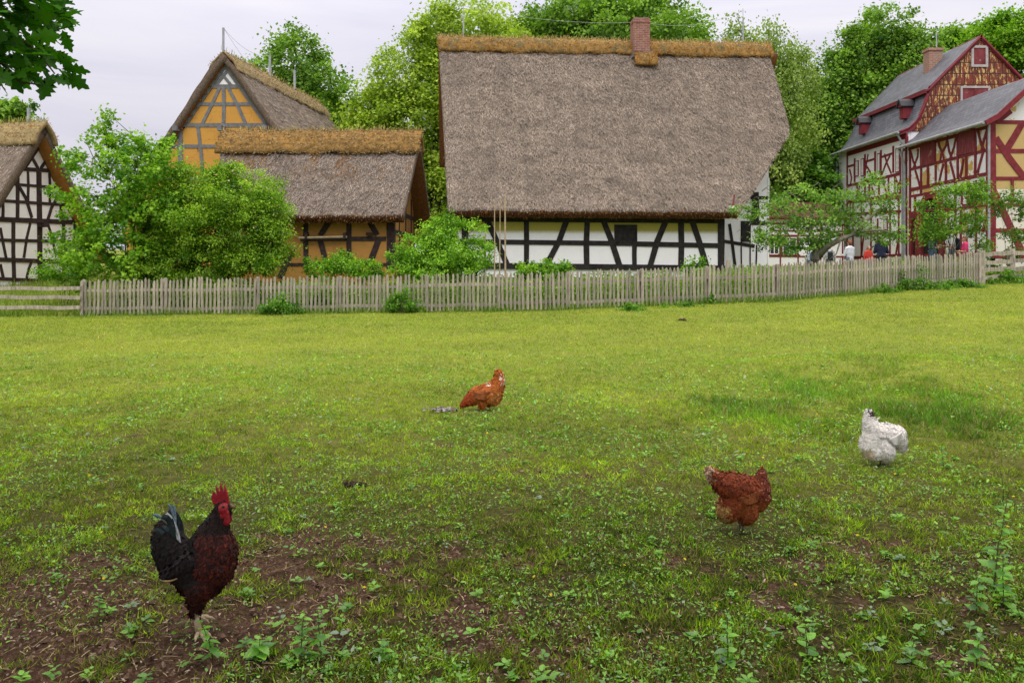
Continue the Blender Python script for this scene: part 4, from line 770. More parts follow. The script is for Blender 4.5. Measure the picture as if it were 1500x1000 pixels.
def tree(name, label, cat, Y, px, lst, trunk_r, nclump, per, size, cols, group=None, csize=.7, droop=0, bark=None, dscale=1.0, shell=.55, stems=1, up=.5, nsub=50, tmpl=LEAF, extra_h=.8, flat=.75):
    x = (px-CX)/F*Y; z = float(TG(x, Y)); root = empty(name, (x, Y, z), 0, label, cat, group); lobes = lob(Y, lst, dscale)
    V, Fs, C, P = foliage(lobes, nclump, per, size, cols, csize, up, droop, shell, flat, tmpl); o = np.array([x, Y, z]); fast('crown', V-o, Fs, LEAFM, root, col=C)
    top = max(c[2] for c, r in lobes); mb = MB(); lean = np.mean([c[:2] for c, r in lobes], axis=0)-np.array([x, Y])
    limbs(mb, (0, 0, 0), (top-z)*extra_h+.1, trunk_r, [(c-o, r) for c, r in lobes], P-o, nsub, lean=tuple(lean*.6), stems=stems); mb.build('trunk', bark or BARK, root, smooth=True); return root
DG = ((.03, .09, .012), (.17, .36, .04)); MG = ((.05, .14, .015), (.31, .52, .07)); YG = ((.18, .30, .02), (.55, .70, .10)); BG = ((.12, .22, .03), (.42, .56, .12)); SG = ((.04, .14, .008), (.28, .54, .03)); LG = ((.06, .2, .01), (.33, .57, .04))
bgp = 'trees behind the houses'
tree('maple_tree', 'mid-green tree with a pointed top right behind the barn roof', 'tree', 47, 440, [(430, 95, 42, 46), (425, 60, 18, 20), (400, 120, 40, 40), (460, 130, 45, 45), (500, 160, 26, 36), (440, 180, 70, 60), (400, 235, 90, 70), (490, 230, 60, 60), (368, 100, 18, 14)], .3, 480, 100, .2, MG, bgp, .8)
tree('linden_tree', 'yellow-green bushy tree left of the big thatched roof', 'tree', 42, 640, [(690, 30, 50, 42), (640, 60, 45, 40), (600, 110, 50, 48), (650, 120, 60, 50), (555, 165, 40, 34), (600, 190, 65, 55), (650, 210, 60, 60), (570, 240, 60, 50), (640, 290, 70, 60), (535, 185, 22, 18), (725, 70, 40, 40), (760, 90, 60, 30)], .4, 950, 90, .17, YG, bgp, .75, up=.8)
tree('oak_tree', 'dark green tree behind the ridge right of the chimney', 'tree', 50, 900, [(890, 25, 55, 45), (960, 25, 50, 42), (1000, 50, 36, 30), (840, 30, 40, 38), (920, 60, 110, 50), (930, 120, 120, 60)], .4, 480, 100, .21, MG, bgp, .85)
tree('oak_tree', 'smaller dark green crown behind the ridge left of the chimney', 'tree', 52, 790, [(795, 30, 28, 26), (770, 60, 45, 30), (820, 60, 40, 34), (780, 110, 60, 50)], .3, 230, 100, .21, MG, bgp, .85)
tree('birch_tree', 'pale drooping birch right of the big thatched roof', 'tree', 48, 1130, [(1080, 40, 16, 22), (1098, 55, 14, 14), (1125, 65, 28, 34), (1150, 95, 26, 36), (1178, 80, 10, 12), (1190, 98, 9, 9), (1120, 130, 40, 60), (1160, 160, 36, 70), (1130, 230, 45, 70)], .16, 480, 60, .15, BG, bgp, .65, droop=.55, up=.1, nsub=90, shell=.3)
big = [(1305, 45, 42, 34), (1270, 85, 46, 40), (1330, 90, 50, 40), (1225, 115, 34, 34), (1250, 150, 60, 46), (1205, 165, 40, 42), (1320, 150, 60, 50), (1190, 215, 55, 50), (1240, 230, 60, 60), (1300, 220, 70, 60), (1165, 190, 22, 26)]
tree('oak_tree', 'large broad green tree between the thatched house and red house', 'tree', 54, 1255, big, .5, 1250, 105, .2, MG, bgp, .8)
tree('oak_tree', 'rounded green tree behind the red house chimney', 'tree', 60, 1400, [(1395, 80, 45, 28), (1440, 70, 30, 22), (1390, 130, 70, 50)], .4, 320, 95, .22, MG, bgp, .9)
tree('oak_tree', 'bright green tree at the upper right corner behind gable', 'tree', 55, 1500, [(1450, 55, 34, 26), (1490, 60, 50, 34), (1540, 60, 60, 40), (1500, 110, 60, 50)], .4, 420, 100, .21, LG, bgp, .85)
tree('ash_tree', 'small airy tree behind the ridge at the left edge', 'tree', 50, 15, [(38, 150, 12, 10), (20, 165, 20, 12), (-10, 165, 30, 24), (45, 165, 8, 8), (0, 200, 40, 30)], .2, 110, 40, .26, MG, bgp, .6)
tree('oak_tree', 'dark trees low between barn and thatched house', 'tree', 52, 580, [(560, 240, 80, 60), (640, 300, 80, 60), (500, 280, 60, 50)], .4, 420, 80, .24, DG, bgp, .85)
tree('oak_tree', 'dark low crown below the birch beside the recessed wall', 'tree', 50, 1180, [(1150, 285, 60, 50), (1215, 285, 60, 50), (1260, 300, 30, 60), (1190, 340, 70, 40)], .4, 520, 50, .28, DG, bgp, .9)
# shrubs inside the garden
tree('young_maple', 'tall loose sapling with lobed leaves left of the shrub', 'shrub', 24.2, 205, [(172, 235, 55, 34), (215, 250, 60, 50), (150, 290, 55, 40), (205, 310, 70, 50), (250, 290, 50, 50), (105, 225, 18, 13), (150, 185, 9, 13), (165, 205, 12, 20), (158, 166, 6, 8), (205, 210, 14, 14), (235, 210, 14, 20), (130, 350, 45, 45), (200, 370, 80, 40), (125, 205, 10, 7)], .05, 520, 42, .095, LG, None, .3, shell=.25, stems=4, nsub=120, tmpl=MAPLE)
tree('flowering_shrub', 'dense wide green shrub with faint pinkish blossoms before the outhouse', 'shrub', 24.6, 320, [(300, 290, 60, 46), (350, 285, 60, 40), (390, 320, 38, 36), (270, 320, 60, 50), (330, 340, 80, 50), (400, 350, 26, 36), (300, 385, 70, 30), (370, 380, 52, 30), (240, 385, 60, 28), (330, 255, 18, 14), (385, 285, 16, 12)], .06, 1500, 66, .066, ((.06, .18, .01), (.37, .57, .045)), None, .3, shell=.4, stems=5, nsub=60)
fl = []
sh = bpy.data.objects['flowering_shrub']; lo = lob(24.6, [(350, 290, 60, 40), (390, 320, 38, 36), (290, 330, 50, 50), (410, 345, 22, 30)])
k = 200; i = RG.integers(0, 4, k); Pf = np.array([lo[j][0] for j in i])+sph(k)*np.array([lo[j][1] for j in i])*1.03; w = RG.random((k, 1))
V, Fs, C = scatter(*LEAF, Pf-np.array(sh.location), sph(k), np.array([0, -1, .4])+RG.normal(0, .3, (k, 3)), .05+.03*RG.random(k), np.array((.6, .5, .36))*w+np.array((.5, .24, .14))*(1-w)); fast('blossoms', V, Fs, LITTER, sh, col=C)
tree('small_shrub', 'low leafy bush between the white gable and young maple', 'shrub', 24.5, 95, [(90, 385, 30, 24), (75, 395, 18, 14), (120, 395, 30, 22)], .02, 90, 50, .07, SG, None, .25, stems=4, nsub=30)
tree('garden_bush', 'upright green bush between the outhouse and the cane poles', 'shrub', 24.6, 650, [(640, 345, 26, 24), (655, 330, 14, 20), (615, 370, 36, 26), (660, 370, 40, 30), (700, 370, 24, 24), (650, 395, 60, 20), (672, 322, 10, 14), (700, 332, 12, 7), (595, 385, 25, 22)], .03, 440, 60, .062, ((.05, .18, .01), (.36, .64, .05)), None, .24, stems=6, nsub=60)
tree('rose_bush', 'low bush with a few flowers before the outhouse wall', 'shrub', 25.2, 495, [(470, 392, 26, 15), (505, 385, 25, 15), (530, 395, 30, 12)], .02, 130, 45, .07, SG, None, .22, stems=4, nsub=20)
for px, py, rx, lab in ((772, 392, 12, 'small leafy plant right of the cane poles'), (802, 390, 18, 'round leafy plant against the black sill beam'), (826, 392, 8, 'thin grey-green tuft beside the round leafy plant'), (1019, 388, 15, 'bright green leafy plant near the last window brace')):
    tree('garden_plant', lab, 'plant', 24.0, px, [(px, py, rx, 9), (px, py+9, rx*1.1, 9)], .012, 36, 34, .075, LG, 'leafy plants along the house', .16, stems=3, nsub=10)
# apple tree
ap = tree('apple_tree', 'gnarled apple tree with open crown right of the thatched house', 'tree', 25.2, 1196, [(1140, 300, 34, 20), (1180, 285, 30, 16), (1215, 300, 34, 20), (1250, 285, 26, 14), (1290, 300, 26, 20), (1310, 275, 14, 9), (1150, 340, 36, 24), (1190, 325, 40, 20), (1120, 350, 20, 16), (1170, 362, 30, 12), (1100, 312, 20, 10), (1240, 325, 34, 18), (1290, 335, 28, 22), (1075, 305, 8, 7), (1225, 262, 12, 8), (1280, 262, 20, 8), (1310, 350, 14, 12), (1200, 350, 30, 10)], .1, 330, 30, .082, ((.05, .15, .02), (.30, .5, .09)), None, .3, shell=.2, nsub=10, bark=APPLEBARK, flat=.5)
o = ap.children[1]; bpy.data.objects.remove(o); mb = MB(); L0 = np.array(ap.location)
def br(pts, r0, r1, n=7): q = [at(px, py, 25.2+dy)-L0 for px, py, dy in pts]; k = len(q); mb.tube(q, [r0+(r1-r0)*i/(k-1) for i in range(k)], n)
br([(1197, 425, 0), (1196, 400, 0), (1194, 380, 0), (1198, 368, 0)], .17, .13, 10); br([(1198, 374, 0), (1190, 352, .1), (1186, 330, .2), (1190, 310, .2)], .12, .05)
br([(1196, 378, 0), (1213, 360, -.2), (1232, 350, -.3), (1246, 345, -.3), (1262, 330, -.3), (1280, 314, -.2), (1300, 296, 0)], .11, .02); br([(1246, 345, -.3), (1268, 338, -.4), (1290, 337, -.5), (1308, 342, -.5)], .06, .02)
br([(1200, 365, 0), (1212, 350, .2), (1232, 343, .3), (1210, 338, .4), (1196, 336, .4)], .05, .03); br([(1196, 365, 0), (1205, 340, .2), (1200, 312, .3)], .06, .02)
br([(1190, 350, .1), (1176, 342, .1), (1165, 340, .2), (1160, 332, .2)], .05, .02); br([(1203, 330, .2), (1185, 322, .2), (1160, 315, .2), (1140, 318, .1), (1120, 316, 0)], .03, .012); br([(1160, 315, .2), (1130, 300, .1), (1110, 295, 0), (1085, 300, 0)], .02, .008)
br([(1262, 330, -.3), (1240, 318, -.2), (1225, 300, 0), (1230, 280, .1)], .03, .01); br([(1232, 350, -.3), (1225, 372, -.5), (1215, 380, -.5)], .03, .01); br([(1205, 300, .2), (1215, 280, .1), (1230, 268, 0)], .02, .008)
br([(1190, 310, .2), (1170, 290, .2), (1150, 280, .1)], .03, .01); br([(1280, 314, -.2), (1270, 290, 0), (1275, 268, 0)], .02, .008)
for k in range(60):
    q = [(1080+random.random()*230, 270+random.random()*80)][0]; a = random.uniform(-1.5, 1.5); l = random.uniform(8, 22); br([(q[0], q[1], random.uniform(-.4, .4)), (q[0]+l*math.cos(a)*.5, q[1]-l*.3, 0), (q[0]+l*math.cos(a), q[1]-l*.2*math.sin(a), 0)], .012, .005, 4)
mb.build('trunk', APPLEBARK, ap, smooth=True)
tree('climbing_shrub', 'tall airy climbing rose in front of the arched gateway', 'shrub', 26.8, 1385, [(1385, 300, 16, 16), (1400, 275, 26, 10), (1435, 285, 20, 16), (1375, 330, 26, 22), (1415, 318, 12, 8), (1358, 345, 12, 16), (1430, 330, 14, 22), (1440, 362, 12, 14), (1350, 300, 8, 7)], .03, 260, 32, .07, ((.05, .15, .015), (.28, .5, .05)), None, .26, shell=.25, stems=5, nsub=120)
tree('climbing_shrub', 'airy young shrub before the cream gable at the right edge', 'shrub', 26.9, 1480, [(1475, 290, 26, 14), (1500, 300, 20, 18), (1462, 305, 10, 8), (1485, 345, 20, 10), (1490, 370, 16, 8), (1455, 300, 8, 10)], .02, 120, 30, .07, ((.05, .13, .015), (.2, .36, .045)), None, .24, shell=.2, stems=3, nsub=70)
# weeds at the fence foot
for px, py, rx, ry, dY, lab in ((407, 448, 26, 12, -.3, 'dark low weed clump at the fence foot below the flowering shrub'), (588, 440, 24, 16, -.25, 'bramble clump climbing the picket fence below the outhouse'), (925, 452, 13, 8, -1.2, 'pale weed tuft standing in the grass before the house'), (1000, 452, 30, 8, -.7, 'wide loose weed patch at the fence foot before the house'), (1040, 445, 12, 14, -.2, 'upright weeds against the fence near the post'),
                               (1340, 415, 44, 22, -.3, 'large ivy clump covering the fence foot at the right'), (1290, 428, 25, 9, -.3, 'low creeper left of the large ivy clump'), (1400, 418, 36, 8, -.4, 'low creeper right of the large ivy clump'), (1470, 408, 40, 12, .3, 'leafy undergrowth around the post and rail fence'), (470, 440, 22, 18, .4, 'weeds just behind the pickets below the rose bush')):
    yy_ = float(fxy(min(px, 1437))[1])+dY
    tree('weed_clump', lab, 'weeds', yy_, px, [(px-rx*.7, py+ry*.45, rx*.5, ry*.5), (px+rx*.75, py+ry*.45, rx*.55, ry*.5), (px, py+ry*.2, rx*.45, ry*.7), (px+rx*.25, py-ry*.5, rx*.22, ry*.6), (px-rx*.35, py-ry*.2, rx*.2, ry*.6)], .01, int(10+rx*1.8), 30, .065, ((.03, .11, .012), (.2, .42, .04)), 'weeds along the fence', .17, stems=4, nsub=14, shell=.2)
# garden greenery behind the pickets: one mass
def mass(x0, x1, y0, y1, n, size, hgt, cols, name, label):
    x = RG.uniform(x0, x1, n); y = Yf(x)+RG.uniform(y0, y1, n); cl = fbm(x/.8, y/.8, 77); keep = cl > .36; x, y, cl = x[keep], y[keep], cl[keep]; z = TG(x, y)+RG.random(len(x))**1.3*hgt*(.4+cl)
    P = np.stack([x, y, z], 1); t = np.clip(RG.normal(.5, .25, (len(x), 1))+(cl[:, None]-.5), 0, 1); C = np.array(cols[0])*(1-t)+np.array(cols[1])*t
    V, Fs, CC = scatter(*LEAF, P, np.array([0, 0, .8])+RG.normal(0, .7, P.shape), np.array([0, -.3, .6])+RG.normal(0, .6, P.shape), size*(.6+.8*RG.random(len(x))), C); o = fast(name, V, Fs, LEAFM, col=CC); tag(o, label, 'plants', kind='stuff'); return o
mass(-11.8, 16.5, .25, 3.0, 60000, .08, .75, ((.05, .13, .015), (.27, .42, .05)), 'garden_plants', 'mixed low green garden plants growing right behind the picket fence')

n = 26000; x = RG.uniform(-18, 20, n); k_ = fbm(x/.7, x*0, 66, 3)*1.0+RG.random(n)*.5 > .72; x = x[k_]; y = Yf(x)+RG.normal(-.02, .13, len(x)); P = np.stack([x, y, TG(x, y)], 1); k = len(x); t = RG.random((k, 1))
V, Fs, C = scatter([(-.5, 0, 0), (.5, 0, 0), (0, 1, .25)], [(0, 1, 2)], P, np.array([0, 0, 1])+RG.normal(0, .4, (k, 3)), RG.normal(0, 1, (k, 3)), .07+.26*RG.random(k)**2, np.array((.06, .15, .015))*(1-t)+np.array((.3, .42, .06))*t, W=.014+.012*RG.random(k))
tag(fast('fence_grass', V, Fs, GRASSM, col=C), 'uncut grass and herbs growing up through the foot of the picket fence', 'grass', kind='stuff')

# ================================================================ grass, litter, small plants
def frus(n, y0, y1, margin=.8, p=2.0):
    u = RG.random(n); y = np.exp(np.log(y0)+u*(np.log(y1)-np.log(y0))) if p == 2 else y0+(y1-y0)*u
    x = RG.uniform(-1, 1, n)*(y*.645+margin); return x, y
def blades(n, y0, y1, hf, wf, p=2):
    x, y = frus(n, y0, y1, p=p); d = dirt(x, y); tl = tall(x, y); cl = .45*fbm(x/.22, y/.22, 21)+.55*fbm(x/.075, y/.075, 22, 2); cb = fbm(x/1.3, y/1.3, 24)
    keep = (RG.random(n) > d*.9) & (RG.random(n) < np.clip((cl-.38)*4.5, .04, 1)+np.clip((y-6)/6, 0, .6)); 
    yf = Yf(x); keep &= (y < yf+np.where(x < -12, 9, .3)); x, y, d, tl, cl, cb = [a[keep] for a in (x, y, d, tl, cl, cb)]; m = len(x)
    near_b = np.ones(m)
    for bx, by in BIRDS: near_b = np.minimum(near_b, np.clip(np.hypot((x-bx), (y-by)*.6)/.22, .35, 1))
    if p == 2: kk = RG.random(m) < np.clip((12.5-y)/5, 0, 1)
    else: kk = RG.random(m) < np.clip((y-5.5)/5, 0, 1)
    x, y, d, tl, cl, cb, near_b = [a[kk] for a in (x, y, d, tl, cl, cb, near_b)]; m = len(x)
    far = np.clip((y-3.6)/7.5, 0, 1); z = TG(x, y)-.004; P = np.stack([x, y, z], 1)
    h = hf*(.45+.9*RG.random(m))*(.6+.9*cl)*(1+1.3*tl)*(1-.35*d)*near_b; w = wf*(.7+.6*RG.random(m))*np.clip(y/6, .75, 3.2)
    ln = RG.normal(0, .85, (m, 3)); ln[:, 2] = 1; U = nrm(ln); N = RG.normal(0, 1, (m, 3)); N[:, 2] = .2
    t = np.clip(RG.normal(.5, .3, m)+(cb-.5)*1.2, 0, 1)[:, None]; dry = (RG.random(m) < (.1+.2*(1-far)+.2*d)*np.clip(fbm(x/.5, y/.5, 28)*2.4-.3, .1, 2))[:, None]
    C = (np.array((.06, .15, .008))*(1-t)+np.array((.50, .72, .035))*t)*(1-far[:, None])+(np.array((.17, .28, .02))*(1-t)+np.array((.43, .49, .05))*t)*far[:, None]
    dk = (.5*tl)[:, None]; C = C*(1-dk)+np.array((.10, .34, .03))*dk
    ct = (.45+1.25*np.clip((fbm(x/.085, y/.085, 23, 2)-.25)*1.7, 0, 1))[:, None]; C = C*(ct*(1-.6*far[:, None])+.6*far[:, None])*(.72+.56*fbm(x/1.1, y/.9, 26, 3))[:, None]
    C = np.where(dry, np.array((.34, .27, .12))*(.6+.8*RG.random((m, 1))), C)
    return P, U, N, h, w, C
BIRDS = [g(290, 925), g(710, 601), g(1086, 780), g(1290, 682)]
BL = [(-.5, 0, 0), (.5, 0, 0), (.32, .55, .07), (0, 1, .3), (-.32, .55, .07)]
BT = [(-.5, 0, 0), (.5, 0, 0), (0, 1, .15)]
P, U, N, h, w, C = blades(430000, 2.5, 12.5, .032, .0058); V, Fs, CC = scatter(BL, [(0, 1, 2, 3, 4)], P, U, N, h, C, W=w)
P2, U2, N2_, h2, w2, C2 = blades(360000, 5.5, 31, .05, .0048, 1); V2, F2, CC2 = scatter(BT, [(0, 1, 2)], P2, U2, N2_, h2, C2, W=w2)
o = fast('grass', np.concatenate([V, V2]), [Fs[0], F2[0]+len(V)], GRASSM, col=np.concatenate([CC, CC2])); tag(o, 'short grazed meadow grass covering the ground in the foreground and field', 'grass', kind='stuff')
# rough grass and herbs beyond the rail fence and around the garden
x, y = RG.uniform(-22, 24, 60000), None; y = Yf(x)+RG.uniform(.3, 11, 60000); P = np.stack([x, y, TG(x, y)], 1); k = len(x); t = RG.random((k, 1))
V, Fs, C = scatter(BT, [(0, 1, 2)], P, np.array([0, 0, 1])+RG.normal(0, .35, (k, 3)), RG.normal(0, 1, (k, 3)), .12+.22*RG.random(k), np.array((.09, .17, .02))*(1-t)+np.array((.34, .42, .08))*t, W=.02+.015*RG.random(k))
tag(fast('long_grass', V, Fs, GRASSM, col=C), 'longer unmown grass beyond the fences and around the houses', 'grass', kind='stuff')
# broad low leaves (clover, plantain)
n = 100000; x, y = frus(n, 2.5, 13); k_ = (fbm(x/.5, y/.5, 33) > .47-.05*(y < 5)) & (RG.random(n) > dirt(x, y)*.75); x, y = x[k_], y[k_]; k = len(x); P = np.stack([x, y, TG(x, y)+.008+.03*RG.random(k)], 1)
hor = RG.normal(0, 1, (k, 3)); hor[:, 2] = .6*np.abs(hor[:, 2])+.1; t = RG.random((k, 1)); pale = (RG.random((k, 1)) < .05)
C = np.where(pale, np.array((.3, .4, .28)), np.array((.05, .19, .012))*(1-t)+np.array((.30, .62, .03))*t)
V, Fs, C = scatter(*LEAF6, P, hor, np.array([0, 0, 1])+RG.normal(0, .45, (k, 3)), (.008+.032*RG.random(k)**4)*np.clip(y/5, .9, 1.6), C, W=(.007+.02*RG.random(k)**3)*np.clip(y/5, .9, 1.6))
tag(fast('clover', V, Fs, HERBM, col=C), 'small broad leaves of clover and plantain among the grass', 'ground cover', kind='stuff')
# dead leaves, straw bits, soil crumbs
n = 26000; x, y = frus(n, 2.5, 14); k_ = RG.random(n) < .36+.75*dirt(x, y)+.25*(fbm(x/.6, y/.6, 35) > .55); x, y = x[k_], y[k_]; k = len(x); P = np.stack([x, y, TG(x, y)+.006], 1); t = RG.random((k, 1))
hor = RG.normal(0, 1, (k, 3)); hor[:, 2] *= .2
V, Fs, C = scatter(*LEAF6, P, hor, np.array([0, 0, 1])+RG.normal(0, .35, (k, 3)), .01+.026*RG.random(k)**2, np.array((.12, .07, .045))*(1-t)+np.array((.45, .34, .28))*t**2, W=.006+.012*RG.random(k))
tag(fast('leaf_litter', V, Fs, LITTER, col=C), 'pale dry fallen leaf scraps scattered over bare soil and grass', 'leaf litter', kind='stuff')
n = 9000; x, y = frus(n, 2.5, 10); k_ = RG.random(n) < .25+.4*dirt(x, y); x, y = x[k_], y[k_]; k = len(x); P = np.stack([x, y, TG(x, y)+.012], 1); hor = RG.normal(0, 1, (k, 3)); hor[:, 2] *= .15; t = RG.random((k, 1))
V, Fs, C = scatter([(-.5, 0, 0), (.5, 0, 0), (.4, .5, .03), (.2, 1, 0), (-.2, 1, 0), (-.5, .5, .03)], [(0, 1, 2, 3, 4, 5)], P, hor, np.array([0, 0, 1])+RG.normal(0, .2, (k, 3)), .02+.06*RG.random(k)**2, np.array((.3, .22, .1))*(1-t)+np.array((.6, .5, .28))*t, W=np.full(k, .0028))
tag(fast('dry_stalks', V, Fs, STRAWM, col=C), 'thin dry grass stalks and straw lying in the grass', 'straw', kind='stuff')
n = 26000; x, y = frus(n, 2.5, 9); k_ = RG.random(n) < dirt(x, y)*.95; x, y = x[k_], y[k_]; k = len(x); P = np.stack([x, y, TG(x, y)-.004], 1); t = RG.random((k, 1))
OCT = ([(1, 0, 0), (-.8, .1, .1), (0, .9, 0), (.1, -1, .1), (0, 0, .75), (0, 0, -.7)], [(0, 2, 4), (2, 1, 4), (1, 3, 4), (3, 0, 4)])
V, Fs, C = scatter(*OCT, P, RG.normal(0, 1, (k, 3))*[1, 1, .2], np.array([0, 0, 1])+RG.normal(0, .3, (k, 3)), .004+.015*RG.random(k)**3, np.array((.04, .023, .015))*(1-t)+np.array((.17, .105, .075))*t)
tag(fast('soil_clods', V, Fs, LITTER, col=C), 'reddish brown soil crumbs on the bare patches', 'soil', kind='stuff')
# buttercups
n = 170; x, y = frus(n, 3.2, 16, p=1); k = n; z = TG(x, y)+.05; P = np.stack([x, y, z], 1)
V, Fs, C = scatter([(math.cos(a), math.sin(a), .2) for a in np.arange(6)*math.pi/3], [(0, 1, 2, 3, 4, 5)], P, RG.normal(0, 1, (k, 3))*[1, 1, .1], np.array([0, -.5, 1])+RG.normal(0, .2, (k, 3)), .006+.0005*y, np.tile(np.array((.75, .55, .02)), (k, 1)))
tag(fast('buttercups', V, Fs, LEAFM, col=C), 'tiny yellow buttercup blooms dotted through the meadow', 'wildflowers', kind='stuff')
# feather and feed litter by the feeding hen
x0, y0 = g(645, 603); k = 110; P = np.stack([x0+RG.normal(0, .07, k), y0+RG.normal(0, .05, k), 0*RG.random(k)], 1); P[:, 2] = TG(P[:, 0], P[:, 1])+.02+.015*RG.random(k)
V, Fs, C = scatter(*LEAF6, P, RG.normal(0, 1, (k, 3))*[1, 1, .25], np.array([0, -.3, 1])+RG.normal(0, .4, (k, 3)), .02+.03*RG.random(k), np.array((.3, .27, .28))*(.3+RG.random((k, 1))))
tag(fast('pale_scraps', V, Fs, LITTER, col=C), 'patch of pale grey scraps the feeding hen pecks at', 'feed scraps', kind='stuff')
x0, y0 = g(1001, 470); mb = MB()
for k in range(7):
    a, b = random.uniform(-.12, .12), random.uniform(-.08, .08); s_ = random.uniform(.015, .035); z = T1(x0+a, y0+b); mb.tube([(x0+a, y0+b, z), (x0+a*.8, y0+b, z+s_), (x0+a*.5, y0+b, z+s_*1.5)], [s_*1.5, s_*1.1, .005], 7)
tag(mb.build('molehill', m_simple('dark_soil', (.02, .012, .01), (.07, .04, .03), 30, .95), smooth=False), 'small dark heap of soil in the grass near the fence', 'soil heap')
x0, y0 = g(517, 712); mb = MB()
for k in range(16):
    a, b = random.gauss(0, .03), random.gauss(0, .03); s_ = random.uniform(.008, .02); z = T1(x0+a, y0+b); mb.tube([(x0+a, y0+b, z-.01), (x0+a, y0+b, z+s_), (x0+a*.7, y0+b*.7, z+s_*1.6)], [s_, s_*1.05, .004], 7)
tag(mb.build('soil_lump', bpy.data.materials['dark_soil'], smooth=True), 'brown lump of soil in the grass right of the rooster', 'soil lump')

# tall weeds in the foreground
STEM = m_simple('weed_stem', (.07, .05, .02), (.15, .17, .05), 20, .7)
SAW = [(0, 0), (.14, .06), (.3, .2), (.27, .25), (.36, .38), (.3, .43), (.33, .56), (.24, .62), (.24, .74), (.14, .8), (.1, .9), (0, 1)]
SAW = SAW+[(-x, y) for x, y in SAW[-2:0:-1]]
m_ = len(SAW); mids = [.12, .38, .62, .85]
NET = ([(x, y, .22*abs(x)-.12*y*y) for x, y in SAW]+[(0, y, -.12*y*y) for y in mids],
       [(0, 1, 2, m_), (m_, 2, 3, 4, m_+1), (m_+1, 4, 5, 6, m_+2), (m_+2, 6, 7, 8, m_+3), (m_+3, 8, 9, 10, 11), (0, m_, m_-2, m_-1), (m_, m_+1, m_-4, m_-3, m_-2), (m_+1, m_+2, m_-6, m_-5, m_-4), (m_+2, m_+3, m_-8, m_-7, m_-6), (m_+3, 11, m_-10, m_-9, m_-8)])
def weed(px, py, h, nl, ls, label, lean=0, pale=.1, bare=.1):
    nl = int(nl*1.4)
    if py > 860: h *= 1.15; ls *= 1.15
    x, y = g(px, py); z = T1(x, y); root = empty('weed_plant', (x, y, z), random.random()*6, label, 'weed', 'tall weeds in the foreground'); mb = MB(); a0 = random.random()*6
    st = [(lean*h*(i/6)**1.5+random.uniform(-1, 1)*.01*h, random.uniform(-1, 1)*.01*h, h*i/6) for i in range(7)]; st[0] = (0, 0, -.02); mb.tube(st, [.0035*(1.1-.7*i/6)*(h/.25)**.5 for i in range(7)], 6); mb.build('stem', STEM, root, smooth=True)
    P, U, N, S, C = [], [], [], [], []
    for k in range(nl):
        t = bare+(1-bare)*(k//2*2+.5)/nl; t = min(t, 1); i = min(int(t*6), 5); q = np.array(Vector(st[i]).lerp(Vector(st[i+1]), t*6-i)); a = a0+(k//2)*1.57+(k % 2)*math.pi+random.uniform(-.3, .3)
        P.append(q); e = random.uniform(-.3, .45); U.append((math.cos(a), math.sin(a), e)); N.append((-.4*math.cos(a)+random.gauss(0, .2), -.4*math.sin(a), 1)); S.append(ls*random.uniform(.65, 1.15)*(1.15-.6*t)); b = random.random()
        C.append((.14, .30, .10) if random.random() < pale else (.06+.18*b, .22+.34*b, .015+.02*b))
    V, Fs, CC = scatter(*NET, np.array(P), np.array(U), np.array(N), np.array(S), np.array(C)); fast('leaves', V, Fs, HERBM, root, col=CC, smooth=False); return root
for q in ((312, 985, .13, 8, .05, 'dark-stemmed weed rising just in front of the rooster\'s feet', .3), (440, 992, .16, 12, .055, 'broad-leaved weed at the bottom edge right of the rooster', .1), (470, 975, .17, 10, .045, 'slender weed beside the broad-leaved one right of the rooster', -.1), (560, 998, .08, 10, .05, 'low spreading weed at the bottom edge left of centre', .1),
          (380, 998, .07, 8, .06, 'low pale-leaved weed at the bottom edge below the rooster', 0), (1066, 985, .18, 10, .05, 'single upright weed at the bottom edge below the brown hen', .05), (1183, 965, .13, 8, .05, 'small weed with large top leaves in the lower right', .1), (1455, 870, .36, 18, .07, 'tallest leaning weed at the right edge', -.3), (1470, 890, .2, 16, .06, 'bushy weed at the foot of the tallest leaning weed', .1),
          (1430, 900, .14, 12, .055, 'short pale-leaved weed left of the tallest leaning weed', -.1), (1335, 985, .09, 8, .05, 'low weed at the bottom edge in the lower right', .1), (1430, 1000, .12, 12, .05, 'broad-leaved weed in the bottom right corner', -.1), (145, 905, .09, 10, .04, 'low leafy weed left of the rooster', 0), (205, 720, .05, 6, .05, 'bright single-leaved weed above the rooster\'s tail', .1),
          (1382, 685, .17, 10, .055, 'upright weed right of the white hen', -.1), (1352, 735, .12, 5, .03, 'thin bare-stemmed weed below the white hen', 0), (1470, 735, .22, 5, .025, 'thin reddish bare stalk at the right edge', -.25), (238, 672, .1, 6, .045, 'small lone weed in the grass far left', 0), (1290, 735, .09, 8, .035, 'small pale weed just below the white hen', .1), (955, 800, .06, 10, .04, 'dark green low weed left of the brown hen', 0), (1180, 705, .06, 8, .035, 'low bright weed between brown hen and white hen', 0), (1120, 590, .07, 8, .04, 'weed tuft above the brown hen', 0)):
    weed(*q)

